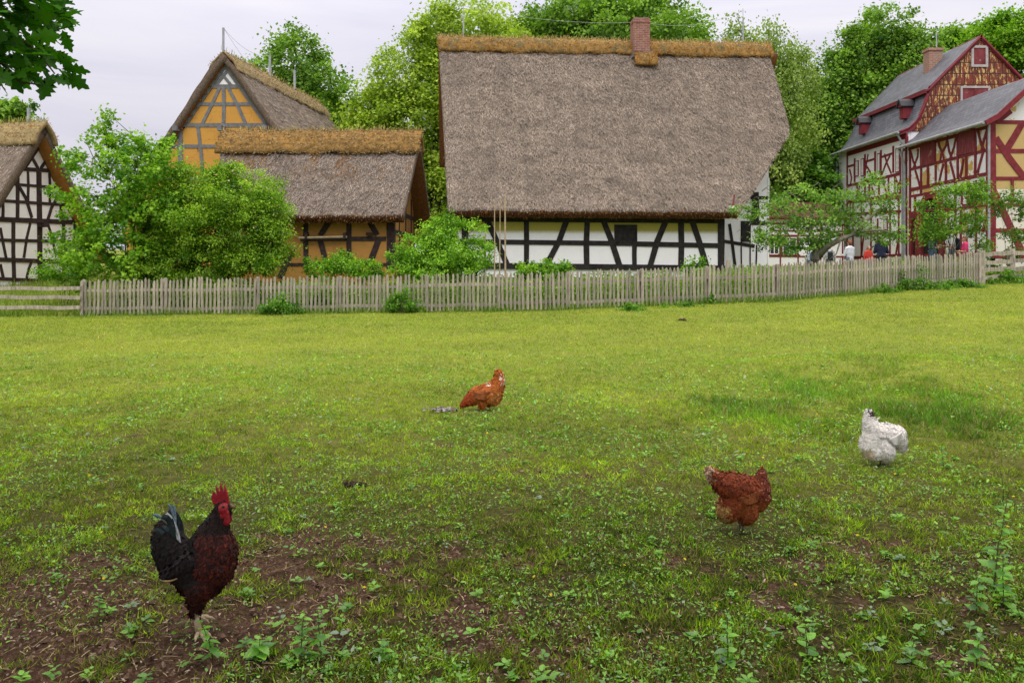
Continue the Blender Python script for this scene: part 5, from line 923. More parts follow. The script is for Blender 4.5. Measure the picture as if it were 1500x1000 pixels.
P, U, N, S, C = [], [], [], [], []
for k in range(1300):
    y = math.exp(random.uniform(math.log(2.6), math.log(8))); x = random.uniform(-1, 1)*(y*.645+.3)
    if random.random() > (.30+.5*max(0, (3.9-y)/1.4)+.5*max(0, x/y-.25)*2)*(1.3*float(fbm(x/.5, y/.5, 44))) or min(math.hypot(x-a, y-b) for a, b in BIRDS) < .16: continue
    m = random.randint(4, 9); a0 = random.random()*6; s_ = random.uniform(.016, .04); h_ = random.uniform(.01, .05); z = T1(x, y); b = random.random(); pale = random.random() < .12
    for j in range(m):
        a = a0+j*2.4; P.append((x+math.cos(a)*.004, y+math.sin(a)*.004, z+h_*j/m+.006)); U.append((math.cos(a), math.sin(a), random.uniform(.05, .6))); N.append((-.3*math.cos(a)+random.gauss(0, .2), -.3*math.sin(a)+random.gauss(0, .2), 1)); S.append(s_*random.uniform(.6, 1.2)*(1.15-.5*j/m)); q = b*.6+random.random()*.4
        C.append((.2, .32, .2) if pale else (.05+.2*q, .2+.36*q, .015+.02*q))
V, Fs, CC = scatter(*NET, np.array(P), np.array(U), np.array(N), np.array(S), np.array(C)); tag(fast('low_weeds', V, Fs, HERBM, col=CC), 'many low broad-leaved weeds spread through the near grass, densest at the bottom and right', 'weeds', kind='stuff')

# ================================================================ birds
def voxel(parts, vox, name, mat, parent, smooth=4, dscale=.8):
    """parts: [(p,r)] balls as (vec, radii vec) -> one continuous remeshed surface"""
    import bmesh
    bm = bmesh.new()
    for c, r in parts:
        M = Matrix.Translation(c) @ Matrix.Diagonal((*r, 1)); bmesh.ops.create_icosphere(bm, subdivisions=2, radius=1, matrix=M)
    me = bpy.data.meshes.new(name); bm.to_mesh(me); bm.free(); o = bpy.data.objects.new('tmp', me); COL.objects.link(o)
    m = o.modifiers.new('r', 'REMESH'); m.mode = 'VOXEL'; m.voxel_size = vox; m.use_smooth_shade = True; s = o.modifiers.new('s', 'SMOOTH'); s.iterations = smooth; s.factor = .6
    dg = bpy.context.evaluated_depsgraph_get(); dg.update(); me2 = bpy.data.meshes.new_from_object(o.evaluated_get(dg)); bpy.data.objects.remove(o)
    me2.materials.clear(); me2.materials.append(mat); me2.polygons.foreach_set('use_smooth', [True]*len(me2.polygons)); ob = link(name, me2, parent); ob.data.name = name; return ob
def chain_balls(ch, s, D, org):
    """ch: list of (x,y,r[,depth]) in photo units -> balls in metres, side view plane x/z, depth y"""
    balls = []; segs = []
    pts = [((c[0]-org[0])*s, (c[3] if len(c) > 3 else 0)*s, (org[1]-c[1])*s, c[2]*s) for c in ch]
    for a, b in zip(pts[:-1], pts[1:]):
        a, b = np.array(a), np.array(b); L = np.linalg.norm(a[:3]-b[:3]); n = max(2, int(L/(min(a[3], b[3])*.3))+1)
        for t in np.linspace(0, 1, n): q = a*(1-t)+b*t; balls.append((Vector(q[:3]), (q[3], q[3]*D, q[3])))
        segs.append((a, b))
    return balls, segs
FEA = ([(0, -.05, 0), (.36, .25, -.03), (.42, .6, -.02), (.14, .98, -.03), (-.14, .98, -.03), (-.42, .6, -.02), (-.36, .25, -.03), (0, .5, .05)], [(0, 1, 7), (1, 2, 7), (2, 3, 7), (3, 4, 7), (4, 5, 7), (5, 6, 7), (6, 0, 7)])
def plume(body, segs, n, size, colf, parent, lift=.06, name='plumage'):
    me = body.data; me.calc_loop_triangles(); v = np.array([q.co[:] for q in me.vertices]); tr = np.array([t.vertices[:] for t in me.loop_triangles]); A, B, Cc = v[tr[:, 0]], v[tr[:, 1]], v[tr[:, 2]]
    ar = np.linalg.norm(np.cross(B-A, Cc-A), axis=1); i = RG.choice(len(tr), n, p=ar/ar.sum()); u = RG.random((n, 1)); w = RG.random((n, 1)); f = (u+w) > 1; u = np.where(f, 1-u, u); w = np.where(f, 1-w, w)
    P = A[i]+(B[i]-A[i])*u+(Cc[i]-A[i])*w; N = nrm(np.cross(B-A, Cc-A)[i]); best = np.full(n, 1e9); D = np.zeros((n, 3))
    acc = np.zeros((n, 3))
    for a, b in segs:
        ab = b[:3]-a[:3]; t = np.clip(((P-a[:3])@ab)/(ab@ab), 0, 1)[:, None]; dist = np.linalg.norm(P-a[:3]-ab*t, axis=1); r = (a[3]+(b[3]-a[3])*t[:, 0]); wt = np.exp(-((dist/r)*2.2)**2*1.0)[:, None]; acc += wt*ab/np.linalg.norm(ab)
    U = nrm(acc+RG.normal(0, .12, (n, 3))+np.array([0, 0, -.12])); U = nrm(U-(U*N).sum(1, keepdims=True)*N)+N*lift*(.4+RG.random((n, 1))); S, C = colf(P, N); Nn = N+RG.normal(0, .12, N.shape)
    V, Fs, CC = scatter(*FEA, P+N*size*.03, U, Nn, size*S*(.75+.5*RG.random(n)), C*(.72+.5*fbm(P[:, 0]/.03+9, P[:, 2]/.012+P[:, 1]/.03, 99))[:, None], W=size*S*.52); return fast(name, V, Fs, FEATHM, parent, col=CC)
def quill(mb, pts, w0, wm, d=(0, 1, 0)):
    """a curved flight feather: a thin vane with a rib, pts in 3D"""
    pts = [np.array(p, float) for p in pts]; k = len(pts); d = np.array(d, float); vs = []
    for i, p in enumerate(pts):
        t = i/(k-1); tg = pts[min(i+1, k-1)]-pts[max(i-1, 0)]; tg /= np.linalg.norm(tg); sd = np.cross(tg, d); sd /= max(np.linalg.norm(sd), 1e-6); w = (w0+(wm-w0)*math.sin(min(t*1.7, 1.57))) if t < .8 else wm*max(.15, math.cos((t-.8)/.2*1.35)); 
        vs += [p-sd*w/2-d*.002, p+d*.003, p+sd*w/2-d*.002, p-d*.004]
    fs = []
    for i in range(k-1):
        for a in range(4): fs.append((4*i+a, 4*i+(a+1) % 4, 4*i+4+(a+1) % 4, 4*i+4+a))
    fs += [(0, 3, 2, 1), (4*k-4, 4*k-3, 4*k-2, 4*k-1)]; mb.add(vs, fs)
LEG = m_simple('bird_leg', (.3, .23, .13), (.55, .45, .3), 60, .6); LEGD = m_simple('dark_bird_leg', (.05, .04, .03), (.13, .1, .07), 60, .6)
COMB = m_simple('red_comb_skin', (.2, .005, .01), (.38, .012, .022), 70, .5, (1, 1, 1), .5, .003, .4); BEAK = m_simple('horn_beak', (.1, .06, .03), (.22, .15, .08), 50, .4); EYE = m_simple('dark_eye', (.01, .005, .003), (.06, .02, .01), 80, .1, spec=.8)
def leg(parent, pts, r, mat, toe=.05, yaw=0, ground=None):
    mb = MB(); mb.tube(pts, [r*1.5, r*1.0, r*1.15][:len(pts)] if len(pts) == 3 else r, 8); f = np.array(pts[-1])
    for a in (-.55, 0, .55, math.pi):
        L = toe*(.6 if a == math.pi else (1.1 if a == 0 else .9)); q = yaw+a; d = np.array([math.cos(q), math.sin(q), 0]); mb.tube([f, f+d*L*.5+np.array([0, 0, .008]), f+d*L*.85+np.array([0, 0, .002]), f+d*L*1.05+np.array([0, 0, -.006])], [r*.9, r*.75, r*.55, r*.15], 6)
    return mb.build('leg', mat, parent, smooth=True)
BASEF = lambda c1, c2: m_simple('down', c1, c2, 60, .9)
# --- rooster
s = H*F/(925-HY)/F; Yr = s*F; Xr = (290-CX)*s; Zr = T1(Xr, Yr)
ro = empty('rooster', (Xr, Yr, Zr), 0, 'large dark brown rooster with red comb, standing at the lower left', 'rooster'); og = (290, 925)
CH = [[(327, 748, 12), (321, 764, 15), (313, 785, 23), (310, 808, 35), (304, 828, 42), (290, 832, 39), (268, 830, 28), (250, 826, 20)], [(312, 812, 36), (301, 845, 33), (294, 868, 18), (292, 882, 7)], [(300, 852, 22, -16), (293, 878, 12, -15), (291, 894, 6, -13)], [(295, 852, 22, 16), (288, 878, 12, 15), (285, 894, 6, 13)], [(272, 836, 24), (279, 858, 17)], [(266, 828, 30), (250, 806, 26), (242, 786, 18), (240, 772, 9)]]
BB, SS = [], []
for c in CH: b_, g_ = chain_balls(c, s, .78, og); BB += b_; SS += g_
body = voxel(BB, .009, 'body', BASEF((.006, .004, .004), (.02, .008, .006)), ro)
def pu(P): return P[:, 0]/s+og[0], og[1]-P[:, 2]/s
def rc(P, N):
    px, py = pu(P); n = len(P); r = RG.random((n, 1)); C = np.array((.010, .006, .006))*(.4+r)
    br_ = ((px > 296+(py-800)*.12) & (py > 775))[:, None]; C = np.where(br_, np.array((.09, .012, .006))*(.12+1.1*r**2), C)
    ne = (py < 780)[:, None]; C = np.where(ne, np.array((.018, .008, .006))*(.3+r), C)
    be = ((py > 850) & ~br_[:, 0])[:, None]; C = np.where(be, np.array((.045, .010, .006))*(.2+r), C); return np.where(py > 860, 1.15, np.where(py < 785, .75, 1.0)), C
plume(body, SS, 8500, .026, rc, ro)
def W_(x, y, d=0): return np.array([(x-og[0])*s, d*s, (og[1]-y)*s])
def ball_part(name, items, mat, parent, vox=.004, sm=2): return voxel(items, vox, name, mat, parent, sm)
ball_part('face', [(Vector(W_(329, 747, -3)), (.023, .030, .027)), (Vector(W_(331, 756, -2)), (.02, .026, .024))], COMB, ro)
mb = MB(); out = [(312, 741), (310, 731), (313, 722), (317, 728), (318, 727), (316, 714), (321, 722), (323, 722), (323, 710), (327, 721), (329, 723), (329, 713), (333, 724), (335, 732), (336, 741), (326, 744)]
mb.prism([W_(x, y, -2.2) for x, y in out], (0, .012, 0)); mb.build('comb', COMB, ro, bevel=.003)
ball_part('wattles', [(Vector(W_(334+dx, 753+6*k, d)), (.013+.002*k, .008, .018)) for k in range(3) for d, dx in ((-7, 0), (5, -1))]+[(Vector(W_(326, 757, -9)), (.012, .006, .016))], COMB, ro, .003)
mb = MB(); mb.tube([W_(336, 744), W_(341, 745), W_(346, 748.5)], [.011, .008, .0015], 8); mb.build('beak', BEAK, ro, smooth=True)
for d in (-1, 1): ball_part('eye', [(Vector(W_(332, 741, -3+d*11)), (.0065, .0035, .0065))], EYE, ro, .0015, 1)
BLK = m_simple('black_green_tail', (.005, .011, .012), (.03, .055, .06), 40, .3, (1, 1, 1), .3, .003, .5); WHT = m_simple('white_tail_feather', (.35, .38, .4), (.62, .64, .64), 50, .6); BLU = m_simple('blue_grey_feather', (.09, .15, .19), (.22, .3, .34), 50, .5)
def curve(a, b, c, k=9): a, b, c = map(np.array, (a, b, c)); return [(1-t)**2*a+2*t*(1-t)*b+t*t*c for t in np.linspace(0, 1, k)]
random.seed(3)
for i in range(34):
    t = i/33; a = W_(262+random.uniform(-4, 4), 822+10*t, random.uniform(-10, 10)); e = (247-12*math.sin(t*2.6)-6*t+random.uniform(-4, 4), 756+66*t+random.uniform(-4, 4)); sd_ = random.choice((-1, 1))
    mb = MB(); quill(mb, curve(a, W_(e[0]+16, e[1]+6-18*(1-t), sd_*random.uniform(14, 24)), W_(e[0]-3, e[1], sd_*random.uniform(4, 16))), .008, .028); mb.build('tail_feather', BLK, ro)
for a, b, c, wd, mt in (((268, 808), (264, 768), (243, 757), .02, WHT), ((269, 806), (268, 775), (250, 750), .018, WHT), ((268, 790), (260, 770), (248, 752), .013, WHT), ((262, 785), (262, 748), (252, 738), .014, BLU), ((262, 775), (262, 744), (259, 739), .012, BLU), ((246, 765), (240, 754), (230, 753), .015, BLU)):
    mb = MB(); quill(mb, curve(W_(*a, -10), W_(*b, -11), W_(*c, -12)), .006, wd); mb.build('tail_feather', mt, ro, smooth=True)
for d in (-1, 1):
    wg = voxel([(Vector(W_(288-7*k, 817+4*k, d*(26-k))), (.034-.002*k, .02, .036-.003*k)) for k in range(5)], .007, 'wing', BASEF((.006, .004, .004), (.02, .008, .006)), ro, 2)
    plume(wg, [(np.array([*W_(300, 812, d*27), .05]), np.array([*W_(245, 845, d*22), .05]))], 800, .032, lambda P, N: (1.0, np.array((.012, .007, .008))*(.4+1.2*RG.random((len(P), 1)))), wg)
    mb = MB(); quill(mb, curve(W_(275, 836, d*36), W_(262, 843, d*35), W_(250, 842, d*29)), .005, .011, (0, 1, 0)); mb.build('wing_feather', m_simple('tan_feather', (.2, .12, .05), (.36, .25, .11), 30, .6), ro, smooth=True)
leg(ro, [W_(291, 880, -13), W_(294, 906, -14), W_(298, 923, -16)], .012, LEG, .065, -.9); leg(ro, [W_(285, 884, 13), W_(286, 902, 14), W_(283, 918, 15)], .010, LEG, .06, .3)
# --- hens
def hen(name, label, org, zone, chains, cols, n, size, depth=.85, extra=None, legm=LEGD, legs=(), vox=.008, group='hens in the meadow', down=((.2, .06, .02), (.3, .1, .03))):
    px, py = zone[0]+org[0]*zone[2], zone[1]+org[1]*zone[2]; x, y = g(px, py); sc = y/F*zone[2]; root = empty(name, (x, y, T1(x, y)), 0, label, 'hen', group); B, S_ = [], []
    for c in chains: b_, g_ = chain_balls(c, sc, depth, org); B += b_; S_ += g_
    bo = voxel(B, vox, 'body', BASEF(*down), root); W = lambda a, b, d=0: np.array([(a-org[0])*sc, d*sc, (org[1]-b)*sc])
    plume(bo, S_, n, size, lambda P, N: cols(P[:, 0]/sc+org[0], org[1]-P[:, 2]/sc, P[:, 1]/sc, len(P)), root)
    for q in legs: leg(root, [W(*p) for p in q[0]], .006, legm, .05, q[1])
    if extra: extra(root, W, sc)
    return root
def vanes(root, W, mat, items, name, wd, k=7):
    mb = MB()
    for a, b, c in items: quill(mb, curve(W(*a), W(*b), W(*c), k), wd*.4, wd, (0, 1, 0))
    return mb.build(name, mat, root, smooth=True)
RU = m_simple('rust_wing', (.13, .03, .01), (.36, .11, .03), 25, .65); PALE = m_simple('pale_tail', (.35, .22, .13), (.6, .48, .36), 30, .7); WH = m_simple('white_wing', (.55, .52, .5), (.75, .73, .72), 30, .7)
def c1(px, py, d, n):
    r = RG.random((n, 1)); C = np.array((.44, .115, .018))*(.6+.5*r); C = np.where((px < 760)[:, None], np.array((.36, .06, .012))*(.6+.5*r), C); rp = ((px > 960) & (py > 430) & (py < 600))[:, None]; C = np.where(rp, np.array((.55, .2, .05))*(.5+.6*r), C)
    wt = (((px > 1120) & (py < 345)) | ((px < 985) & (px > 930) & (py < 360)))[:, None]; C = np.where(wt, np.array((.75, .62, .55))*(.7+.4*r), C); return np.where(px < 720, .6, 1.0), C
def x1(root, W, sc):
    mb = MB(); mb.tube([W(628, 622), W(622, 645), W(620, 668)], [.009, .006, .001], 7); mb.build('beak', BEAK, root, smooth=True)
    mb = MB(); mb.prism([W(*p, -4) for p in ((668, 582), (650, 572), (638, 584), (626, 588), (622, 604), (612, 612), (614, 628), (640, 620))], (0, .007, 0)); mb.build('comb', COMB, root, bevel=.002)
    voxel([(Vector(W(644, 640, -12)), (.012, .006, .018)), (Vector(W(646, 640, 12)), (.012, .006, .018)), (Vector(W(636, 625, 0)), (.016, .02, .018))], .003, 'wattles', COMB, root, 2)
    for d in (-28, 28): voxel([(Vector(W(650, 612, d)), (.005, .004, .005))], .0012, 'eye', EYE, root, 1)
    for d in (-1, 1): vanes(root, W, RU, [((790, 440+i*12, d*98), (880, 470+i*14, d*116), (985-i*8, 440+i*16, d*100)) for i in range(6)], 'wing', .03)
    vanes(root, W, PALE, [((1090, 380, k*14), (1120-abs(k)*6, 290, k*16), (1150-abs(k)*12, 265+10*abs(k), k*18)) for k in (-2, -1, 0, 1, 2)], 'tail_feathers', .032)
    vanes(root, W, RU, [((1070, 360, k*14), (1085, 270, k*15), (1082+abs(k)*10, 195+8*abs(k), k*12)) for k in (-2, -1, 0, 1, 2)], 'tail_feathers', .036)
hen('hen', 'orange-brown hen pecking at the ground in the middle of the meadow', (912, 678), (600, 520, .12), [[(646, 612, 30), (685, 580, 48), (740, 540, 72), (830, 490, 100), (930, 475, 122), (1010, 450, 115), (1060, 400, 92), (1085, 330, 70), (1090, 260, 48), (1084, 215, 30)],
    [(930, 480, 120), (1010, 510, 108), (1050, 500, 80)], [(890, 560, 50, -45), (882, 605, 34, -45), (868, 612, 11, -45)], [(965, 570, 50, 45), (965, 600, 26, 45), (966, 616, 11, 45)]], c1, 4800, .040, legs=(([(868, 632, -45), (848, 652, -45), (838, 678, -45)], 3.3), ([(967, 640, 45), (972, 660, 45), (966, 682, 45)], 3.0)), extra=x1, depth=.82)
def c2(px, py, d, n):
    r = RG.random((n, 1)); C = np.array((.2, .036, .008))*(.55+.6*r); C = np.where(((px > 760) & (py < 560))[:, None], np.where(RG.random((n, 1)) < .12, np.array((.4, .2, .12)), np.array((.15, .025, .01)))*(.5+.8*r), C)
    C = np.where(((py > 540) & (px < 440+(py-540)*.2))[:, None], np.array((.36, .2, .06))*(.5+.6*r), C); C = np.where(((py > 500) & (px > 500))[:, None], np.array((.28, .07, .018))*(.6+.5*r), C)
    C = np.where((px < 310)[:, None], np.array((.5, .33, .22))*(.6+.6*r), C); return np.where(px > 760, .6, 1.0), C
def x2(root, W, sc):
    vanes(root, W, PALE, [((400, 300, k*18), (330, 235+14*abs(k), k*20), (256+14*abs(k), 200+26*abs(k), k*16)) for k in (-2, -1, 0, 1, 2)], 'tail_feathers', .03)
    vanes(root, W, RU, [((450, 290, k*16), (380, 235+10*abs(k), k*18), (312+8*abs(k), 190+20*abs(k), k*16)) for k in (-2, -1, 0, 1, 2)], 'tail_feathers', .03)
    for d in (-1, 1): vanes(root, W, RU, [((790-i*8, 380+i*22, d*112), (670, 440+i*16, d*143), (545+i*14, 470+i*9, d*132)) for i in range(6)], 'wing', .024)
    mb = MB(); mb.prism([W(*p, -6) for p in ((812, 200), (818, 165), (828, 172), (832, 152), (842, 172), (848, 190), (846, 215))], (0, .007, 0)); mb.build('comb', COMB, root, bevel=.002)
    mb = MB(); mb.tube([W(850, 225, 30), W(862, 236, 50), W(866, 246, 60)], [.009, .006, .001], 7); mb.build('beak', BEAK, root, smooth=True)
hen('hen', 'dark rust-brown hen seen from behind in the lower right', (615, 862), (1000, 660, .14), [[(835, 205, 22), (828, 240, 42), (818, 300, 70), (812, 400, 108), (760, 430, 135), (620, 400, 152), (500, 370, 140), (400, 330, 95), (330, 270, 62), (285, 220, 36)],
    [(600, 440, 150), (480, 610, 125), (470, 635, 110)], [(640, 500, 140), (670, 640, 118), (660, 665, 100)], [(820, 480, 105), (800, 560, 75)]], c2, 6500, .032, legs=(([(590, 735, -30), (592, 790, -30), (600, 858, -32)], .5), ([(645, 735, 30), (640, 790, 30), (638, 858, 30)], .4)), extra=x2, vox=.007, depth=.9, down=((.08, .02, .01), (.14, .04, .02)))
def c3(px, py, d, n):
    r = RG.random((n, 1)); C = np.array((.82, .78, .76))*(.88+.12*r); gy = fbm(px/90, py/90, 91)[:, None]; C = np.where((gy > .6) & (py < 600)[:, None], C*.8, C)
    C = np.where((((px-410)/60)**2+((py-690)/90)**2 < 1)[:, None], C*np.array((.78, .66, .5)), C); C = np.where(((py > 690)[:, None] & (RG.random((n, 1)) < .4)), C*np.array((.8, .78, .6)), C)
    bk = ((((px-445)/32)**2+((py-220)/45)**2 < 1)[:, None] & (RG.random((n, 1)) < .75)); C = np.where(bk, np.array((.05, .03, .035))*(.5+r), C); return np.where(py < 330, .8, 1.0), C
def x3(root, W, sc):
    vanes(root, W, WH, [((450, 320, k*14), (445+8*k, 230, k*16), (438+14*k, 172+14*abs(k), k*14)) for k in (-2, -1, 0, 1, 2)], 'tail_feathers', .03)
    vanes(root, W, m_simple('dark_tail_spot', (.02, .012, .015), (.08, .05, .05), 40, .7), [((430, 290, -32), (436, 240, -34), (462, 178, -32)), ((410, 290, -30), (418, 240, -33), (428, 205, -33)), ((392, 285, -25), (396, 260, -27), (404, 240, -27))], 'dark_tail_feathers', .012)
    vanes(root, W, WH, [((500, 310, 0), (530, 300, 0), (572, 262, 0))], 'loose_feather', .016)
    for d in (-1, 1): vanes(root, W, WH, [((800-i*10, 420+i*28, d*104), (720, 480+i*18, d*128), (630+i*10, 520+i*8, d*114)) for i in range(6)], 'wing', .028)
hen('hen', 'white hen with dark-spotted tail, foraging at the right', (585, 852), (1220, 580, .12), [[(850, 640, 40), (820, 560, 80), (770, 480, 118), (660, 455, 118), (540, 450, 120), (470, 400, 105), (445, 320, 78), (440, 240, 54), (440, 200, 38)],
    [(480, 480, 120), (450, 600, 122), (490, 670, 125)], [(560, 560, 120), (620, 650, 138), (640, 700, 110)]], c3, 8000, .030, legs=(([(570, 785, -20), (568, 820, -20), (572, 852, -20)], 1.2), ([(640, 790, 25), (645, 820, 25), (640, 852, 25)], 1.0)), extra=x3, depth=.9, down=((.6, .57, .55), (.75, .72, .7)))

# ================================================================ people
SKIN = m_simple('skin', (.45, .24, .17), (.6, .36, .27), 20, .6)
def cap_balls(a, b, r0, r1, D=(1, 1)):
    a = Vector(a); b = Vector(b); n = max(2, int((a-b).length/(min(r0, r1)*.45))+1); return [(a.lerp(b, t), ((r0+(r1-r0)*t)*D[0], (r0+(r1-r0)*t)*D[1], (r0+(r1-r0)*t))) for t in np.linspace(0, 1, n)]
def person(px, py_head, Y, face, label, top, legs_, hair, arms, scale=1.0, haircol=(.05, .03, .02), lean=0, pack=None, hat=None):
    """standing figure, crown of the head at the pixel; face = heading (radians); arms = (left hand, right hand) in body coordinates"""
    Xp = (px-CX)/F*Y; zc = H-(py_head-HY)/F*Y; z0 = T1(Xp, Y); hh = zc-z0; k = hh/1.72 if hh > 1.0 else 1; root = empty('person', (Xp, Y, z0), face-math.pi/2, label, 'person'); q = lambda x, y, z: (x*k, (y+lean*max(0, z-.95))*k, z*k)
    B = []; A = []
    B += cap_balls(q(0, 0, 1.0), q(0, 0, 1.18), .13*k, .12*k, (1.15, .8)); B += cap_balls(q(0, 0, 1.18), q(0, .0, 1.38), .125*k, .125*k, (1.3, .8)); B += cap_balls(q(0, .01, 1.42), q(0, .03, 1.56), .055*k, .05*k)
    B += [(Vector(q(0, .04, 1.61)), (.075*k, .095*k, .115*k)), (Vector(q(0, .07, 1.55)), (.055*k, .065*k, .06*k)), (Vector(q(0, .135, 1.585)), (.014*k, .02*k, .022*k))]
    B += [(Vector(q(sx*.076, .035, 1.6)), (.012*k, .022*k, .03*k)) for sx in (-1, 1)]
    for sx, (h_, e_) in zip((-1, 1), arms):
        sh_ = q(sx*.175, 0, 1.38); el = q(*e_); ha = q(*h_); B += cap_balls(sh_, el, .052*k, .04*k)+cap_balls(el, ha, .038*k, .026*k); d = (Vector(ha)-Vector(el)).normalized(); B += cap_balls(ha, Vector(ha)+d*.07*k, .028*k, .03*k, (.8, 1)); A += cap_balls(sh_, el, .065*k, .055*k)+cap_balls(el, Vector(ha)-d*.08*k, .052*k, .042*k)
    for sx in (-1, 1): B += cap_balls(q(sx*.095, 0, .95), q(sx*.1, .02, .5), .085*k, .055*k)+cap_balls(q(sx*.1, .02, .5), q(sx*.1, -.02, .09), .052*k, .036*k)+cap_balls(q(sx*.1, -.02, .05), q(sx*.11, .15, .03), .04*k, .03*k)
    b = voxel(B, .016*k, 'body', SKIN, root, 3); mb = MB()
    for sx, (h_, e_) in zip((-1, 1), arms):        # five fingers on each hand
        ha = Vector(q(*h_)); d = (ha-Vector(q(*e_))).normalized(); sd = d.cross(Vector((0, 0, 1))); sd = sd.normalized() if sd.length > .1 else Vector((1, 0, 0)); dn = d.cross(sd).normalized()
        for f_ in range(4): o_ = ha+d*.085*k+sd*(f_-1.5)*.018*k; L = (.065, .075, .072, .055)[f_]*k; mb.tube([o_, o_+d*L*.5, o_+d*L*.85-dn*L*.25], [.009*k, .008*k, .006*k], 6)
        o_ = ha+d*.03*k+sd*.03*k; mb.tube([o_, o_+sd*.03*k+d*.02*k, o_+sd*.035*k+d*.05*k], [.01*k, .009*k, .007*k], 6)
    mb.build('hand_fingers', SKIN, root, smooth=True)
    T_ = cap_balls(q(0, 0, .93), q(0, 0, 1.18), .155*k, .145*k, (1.15, .8))+cap_balls(q(0, 0, 1.18), q(0, 0, 1.37), .15*k, .14*k, (1.3, .8))+cap_balls(q(-.16, 0, 1.39), q(.16, 0, 1.39), .065*k, .065*k); T_ += A if top[1] else [x for x in A if (x[0].z > 1.16*k)]
    voxel(T_, .018*k, top[2], m_simple(top[2]+'_cloth', tuple(v*.75 for v in top[0]), top[0], 12, .9), root, 3)
    L_ = []
    for sx in (-1, 1): L_ += cap_balls(q(sx*.09, 0, .97), q(sx*.1, .02, .5), .105*k, .075*k)+cap_balls(q(sx*.1, .02, .5), q(sx*.1, -.02, .1), .072*k, .06*k)
    voxel(L_, .018*k, 'trousers', m_simple('trouser_cloth', tuple(v*.7 for v in legs_), legs_, 12, .9), root, 2)
    mb_ = MB()
    for sx in (-1, 1): mb_.tube([q(sx*.1, -.07, .035), q(sx*.105, .03, .045), q(sx*.112, .13, .035), q(sx*.114, .2, .025)], [.045*k, .05*k, .045*k, .025*k], 8)
    mb_.build('shoes', m_simple('shoe_leather', (.03, .025, .02), (.07, .06, .05), 20, .6), root, smooth=True)
    Hh = [(Vector(q(0, .02, 1.645)), (.088*k, .098*k, .09*k)), (Vector(q(0, -.03, 1.6)), (.08*k, .065*k, .09*k))]
    if hair == 'long': Hh += cap_balls(q(0, -.05, 1.58), q(0, -.07, 1.4), .08*k, .06*k, (1, .5))
    voxel(Hh, .012*k, 'hair', m_simple('hair_'+str(int(haircol[0]*100)), tuple(v*.6 for v in haircol), haircol, 60, .8), root, 1)
    if hat: voxel([(Vector(q(0, .02, 1.68)), (.1*k, .11*k, .065*k)), (Vector(q(0, .13, 1.665)), (.07*k, .07*k, .012*k))], .008*k, 'cap', m_simple('cap_cloth', tuple(v*.8 for v in hat), hat, 20, .9), root, 1)
    if pack:
        p = voxel([(Vector(q(0, -.2, 1.05+.06*i)), (.13*k, .075*k, .09*k)) for i in range(5)], .016*k, 'backpack', m_simple('pack_'+str(int(px)), tuple(v*.6 for v in pack), pack, 14, .8), root, 2)
        m2 = MB()
        for sx in (-1, 1): m2.tube([q(sx*.09, -.17, 1.3), q(sx*.1, -.08, 1.46), q(sx*.11, .08, 1.43), q(sx*.12, .15, 1.25), q(sx*.14, .02, 1.02), q(sx*.1, -.16, .98)], .017*k, 6)
        m2.build('strap', p.data.materials[0], p)
    return root
dn = (((-.26, .08, .82), (-.24, .0, 1.1)), ((.26, .08, .82), (.24, .0, 1.1))); fw = (((-.12, .34, 1.12), (-.24, .06, 1.08)), ((.12, .34, 1.12), (.24, .06, 1.08)))
person(1393, 333, 28, 3.1, 'person in a white t-shirt with dark backpack before the gateway', ((.8, .8, .84), False, 'shirt'), (.25, .27, .3), 'short', fw, pack=(.03, .035, .06), haircol=(.12, .07, .04))
person(1366, 343, 33, -1.2, 'person in a pale cap and dark top half hidden by the climbing shrub', ((.05, .08, .1), True, 'shirt'), (.08, .12, .22), 'short', fw, hat=(.75, .75, .78))
person(1414, 346, 29, 2.9, 'person in a pink top beside the white t-shirt', ((.7, .05, .2), False, 'shirt'), (.5, .3, .25), 'long', fw, haircol=(.28, .12, .05))
person(1291, 346, 29, 1.2, 'person in a dark navy jacket bending forward by the fence', ((.012, .016, .04), True, 'jacket'), (.03, .035, .05), 'short', fw, haircol=(.1, .06, .04), lean=.35)
person(1245, 352, 28.6, 1.9, 'person with reddish hair in a white hooded top near the fence', ((.72, .74, .85), True, 'hoodie'), (.2, .22, .3), 'short', fw, haircol=(.25, .1, .05))
person(1215, 358, 29.5, 1.4, 'person in a light grey top with black backpack beside the apple tree', ((.5, .5, .52), True, 'shirt'), (.15, .15, .17), 'short', dn, pack=(.025, .028, .035), haircol=(.06, .04, .03))
person(1187, 361, 30, 1.7, 'person in a white top with blue backpack left of the apple trunk', ((.7, .7, .76), True, 'shirt'), (.12, .13, .2), 'short', dn, pack=(.05, .12, .35), haircol=(.1, .06, .03))
person(1272, 360, 30.5, -1.4, 'person in a red and blue top sitting low beside the navy jacket', ((.6, .06, .05), True, 'shirt'), (.1, .2, .5), 'long', dn, haircol=(.35, .24, .14))

_q = [(0, 0), (.05, .1), (.16, .18), (.1, .26), (.24, .36), (.14, .44), (.26, .56), (.14, .62), (.2, .75), (.08, .8), (.07, .9), (0, 1)]; _q = _q+[(-x, y) for x, y in _q[-2:0:-1]]
OAK = ([(x*1.25, y, .25*abs(x)-.1*y*y) for x, y in _q]+[(0, .5, -.03)], [(i, (i+1) % len(_q), len(_q)) for i in range(len(_q))])
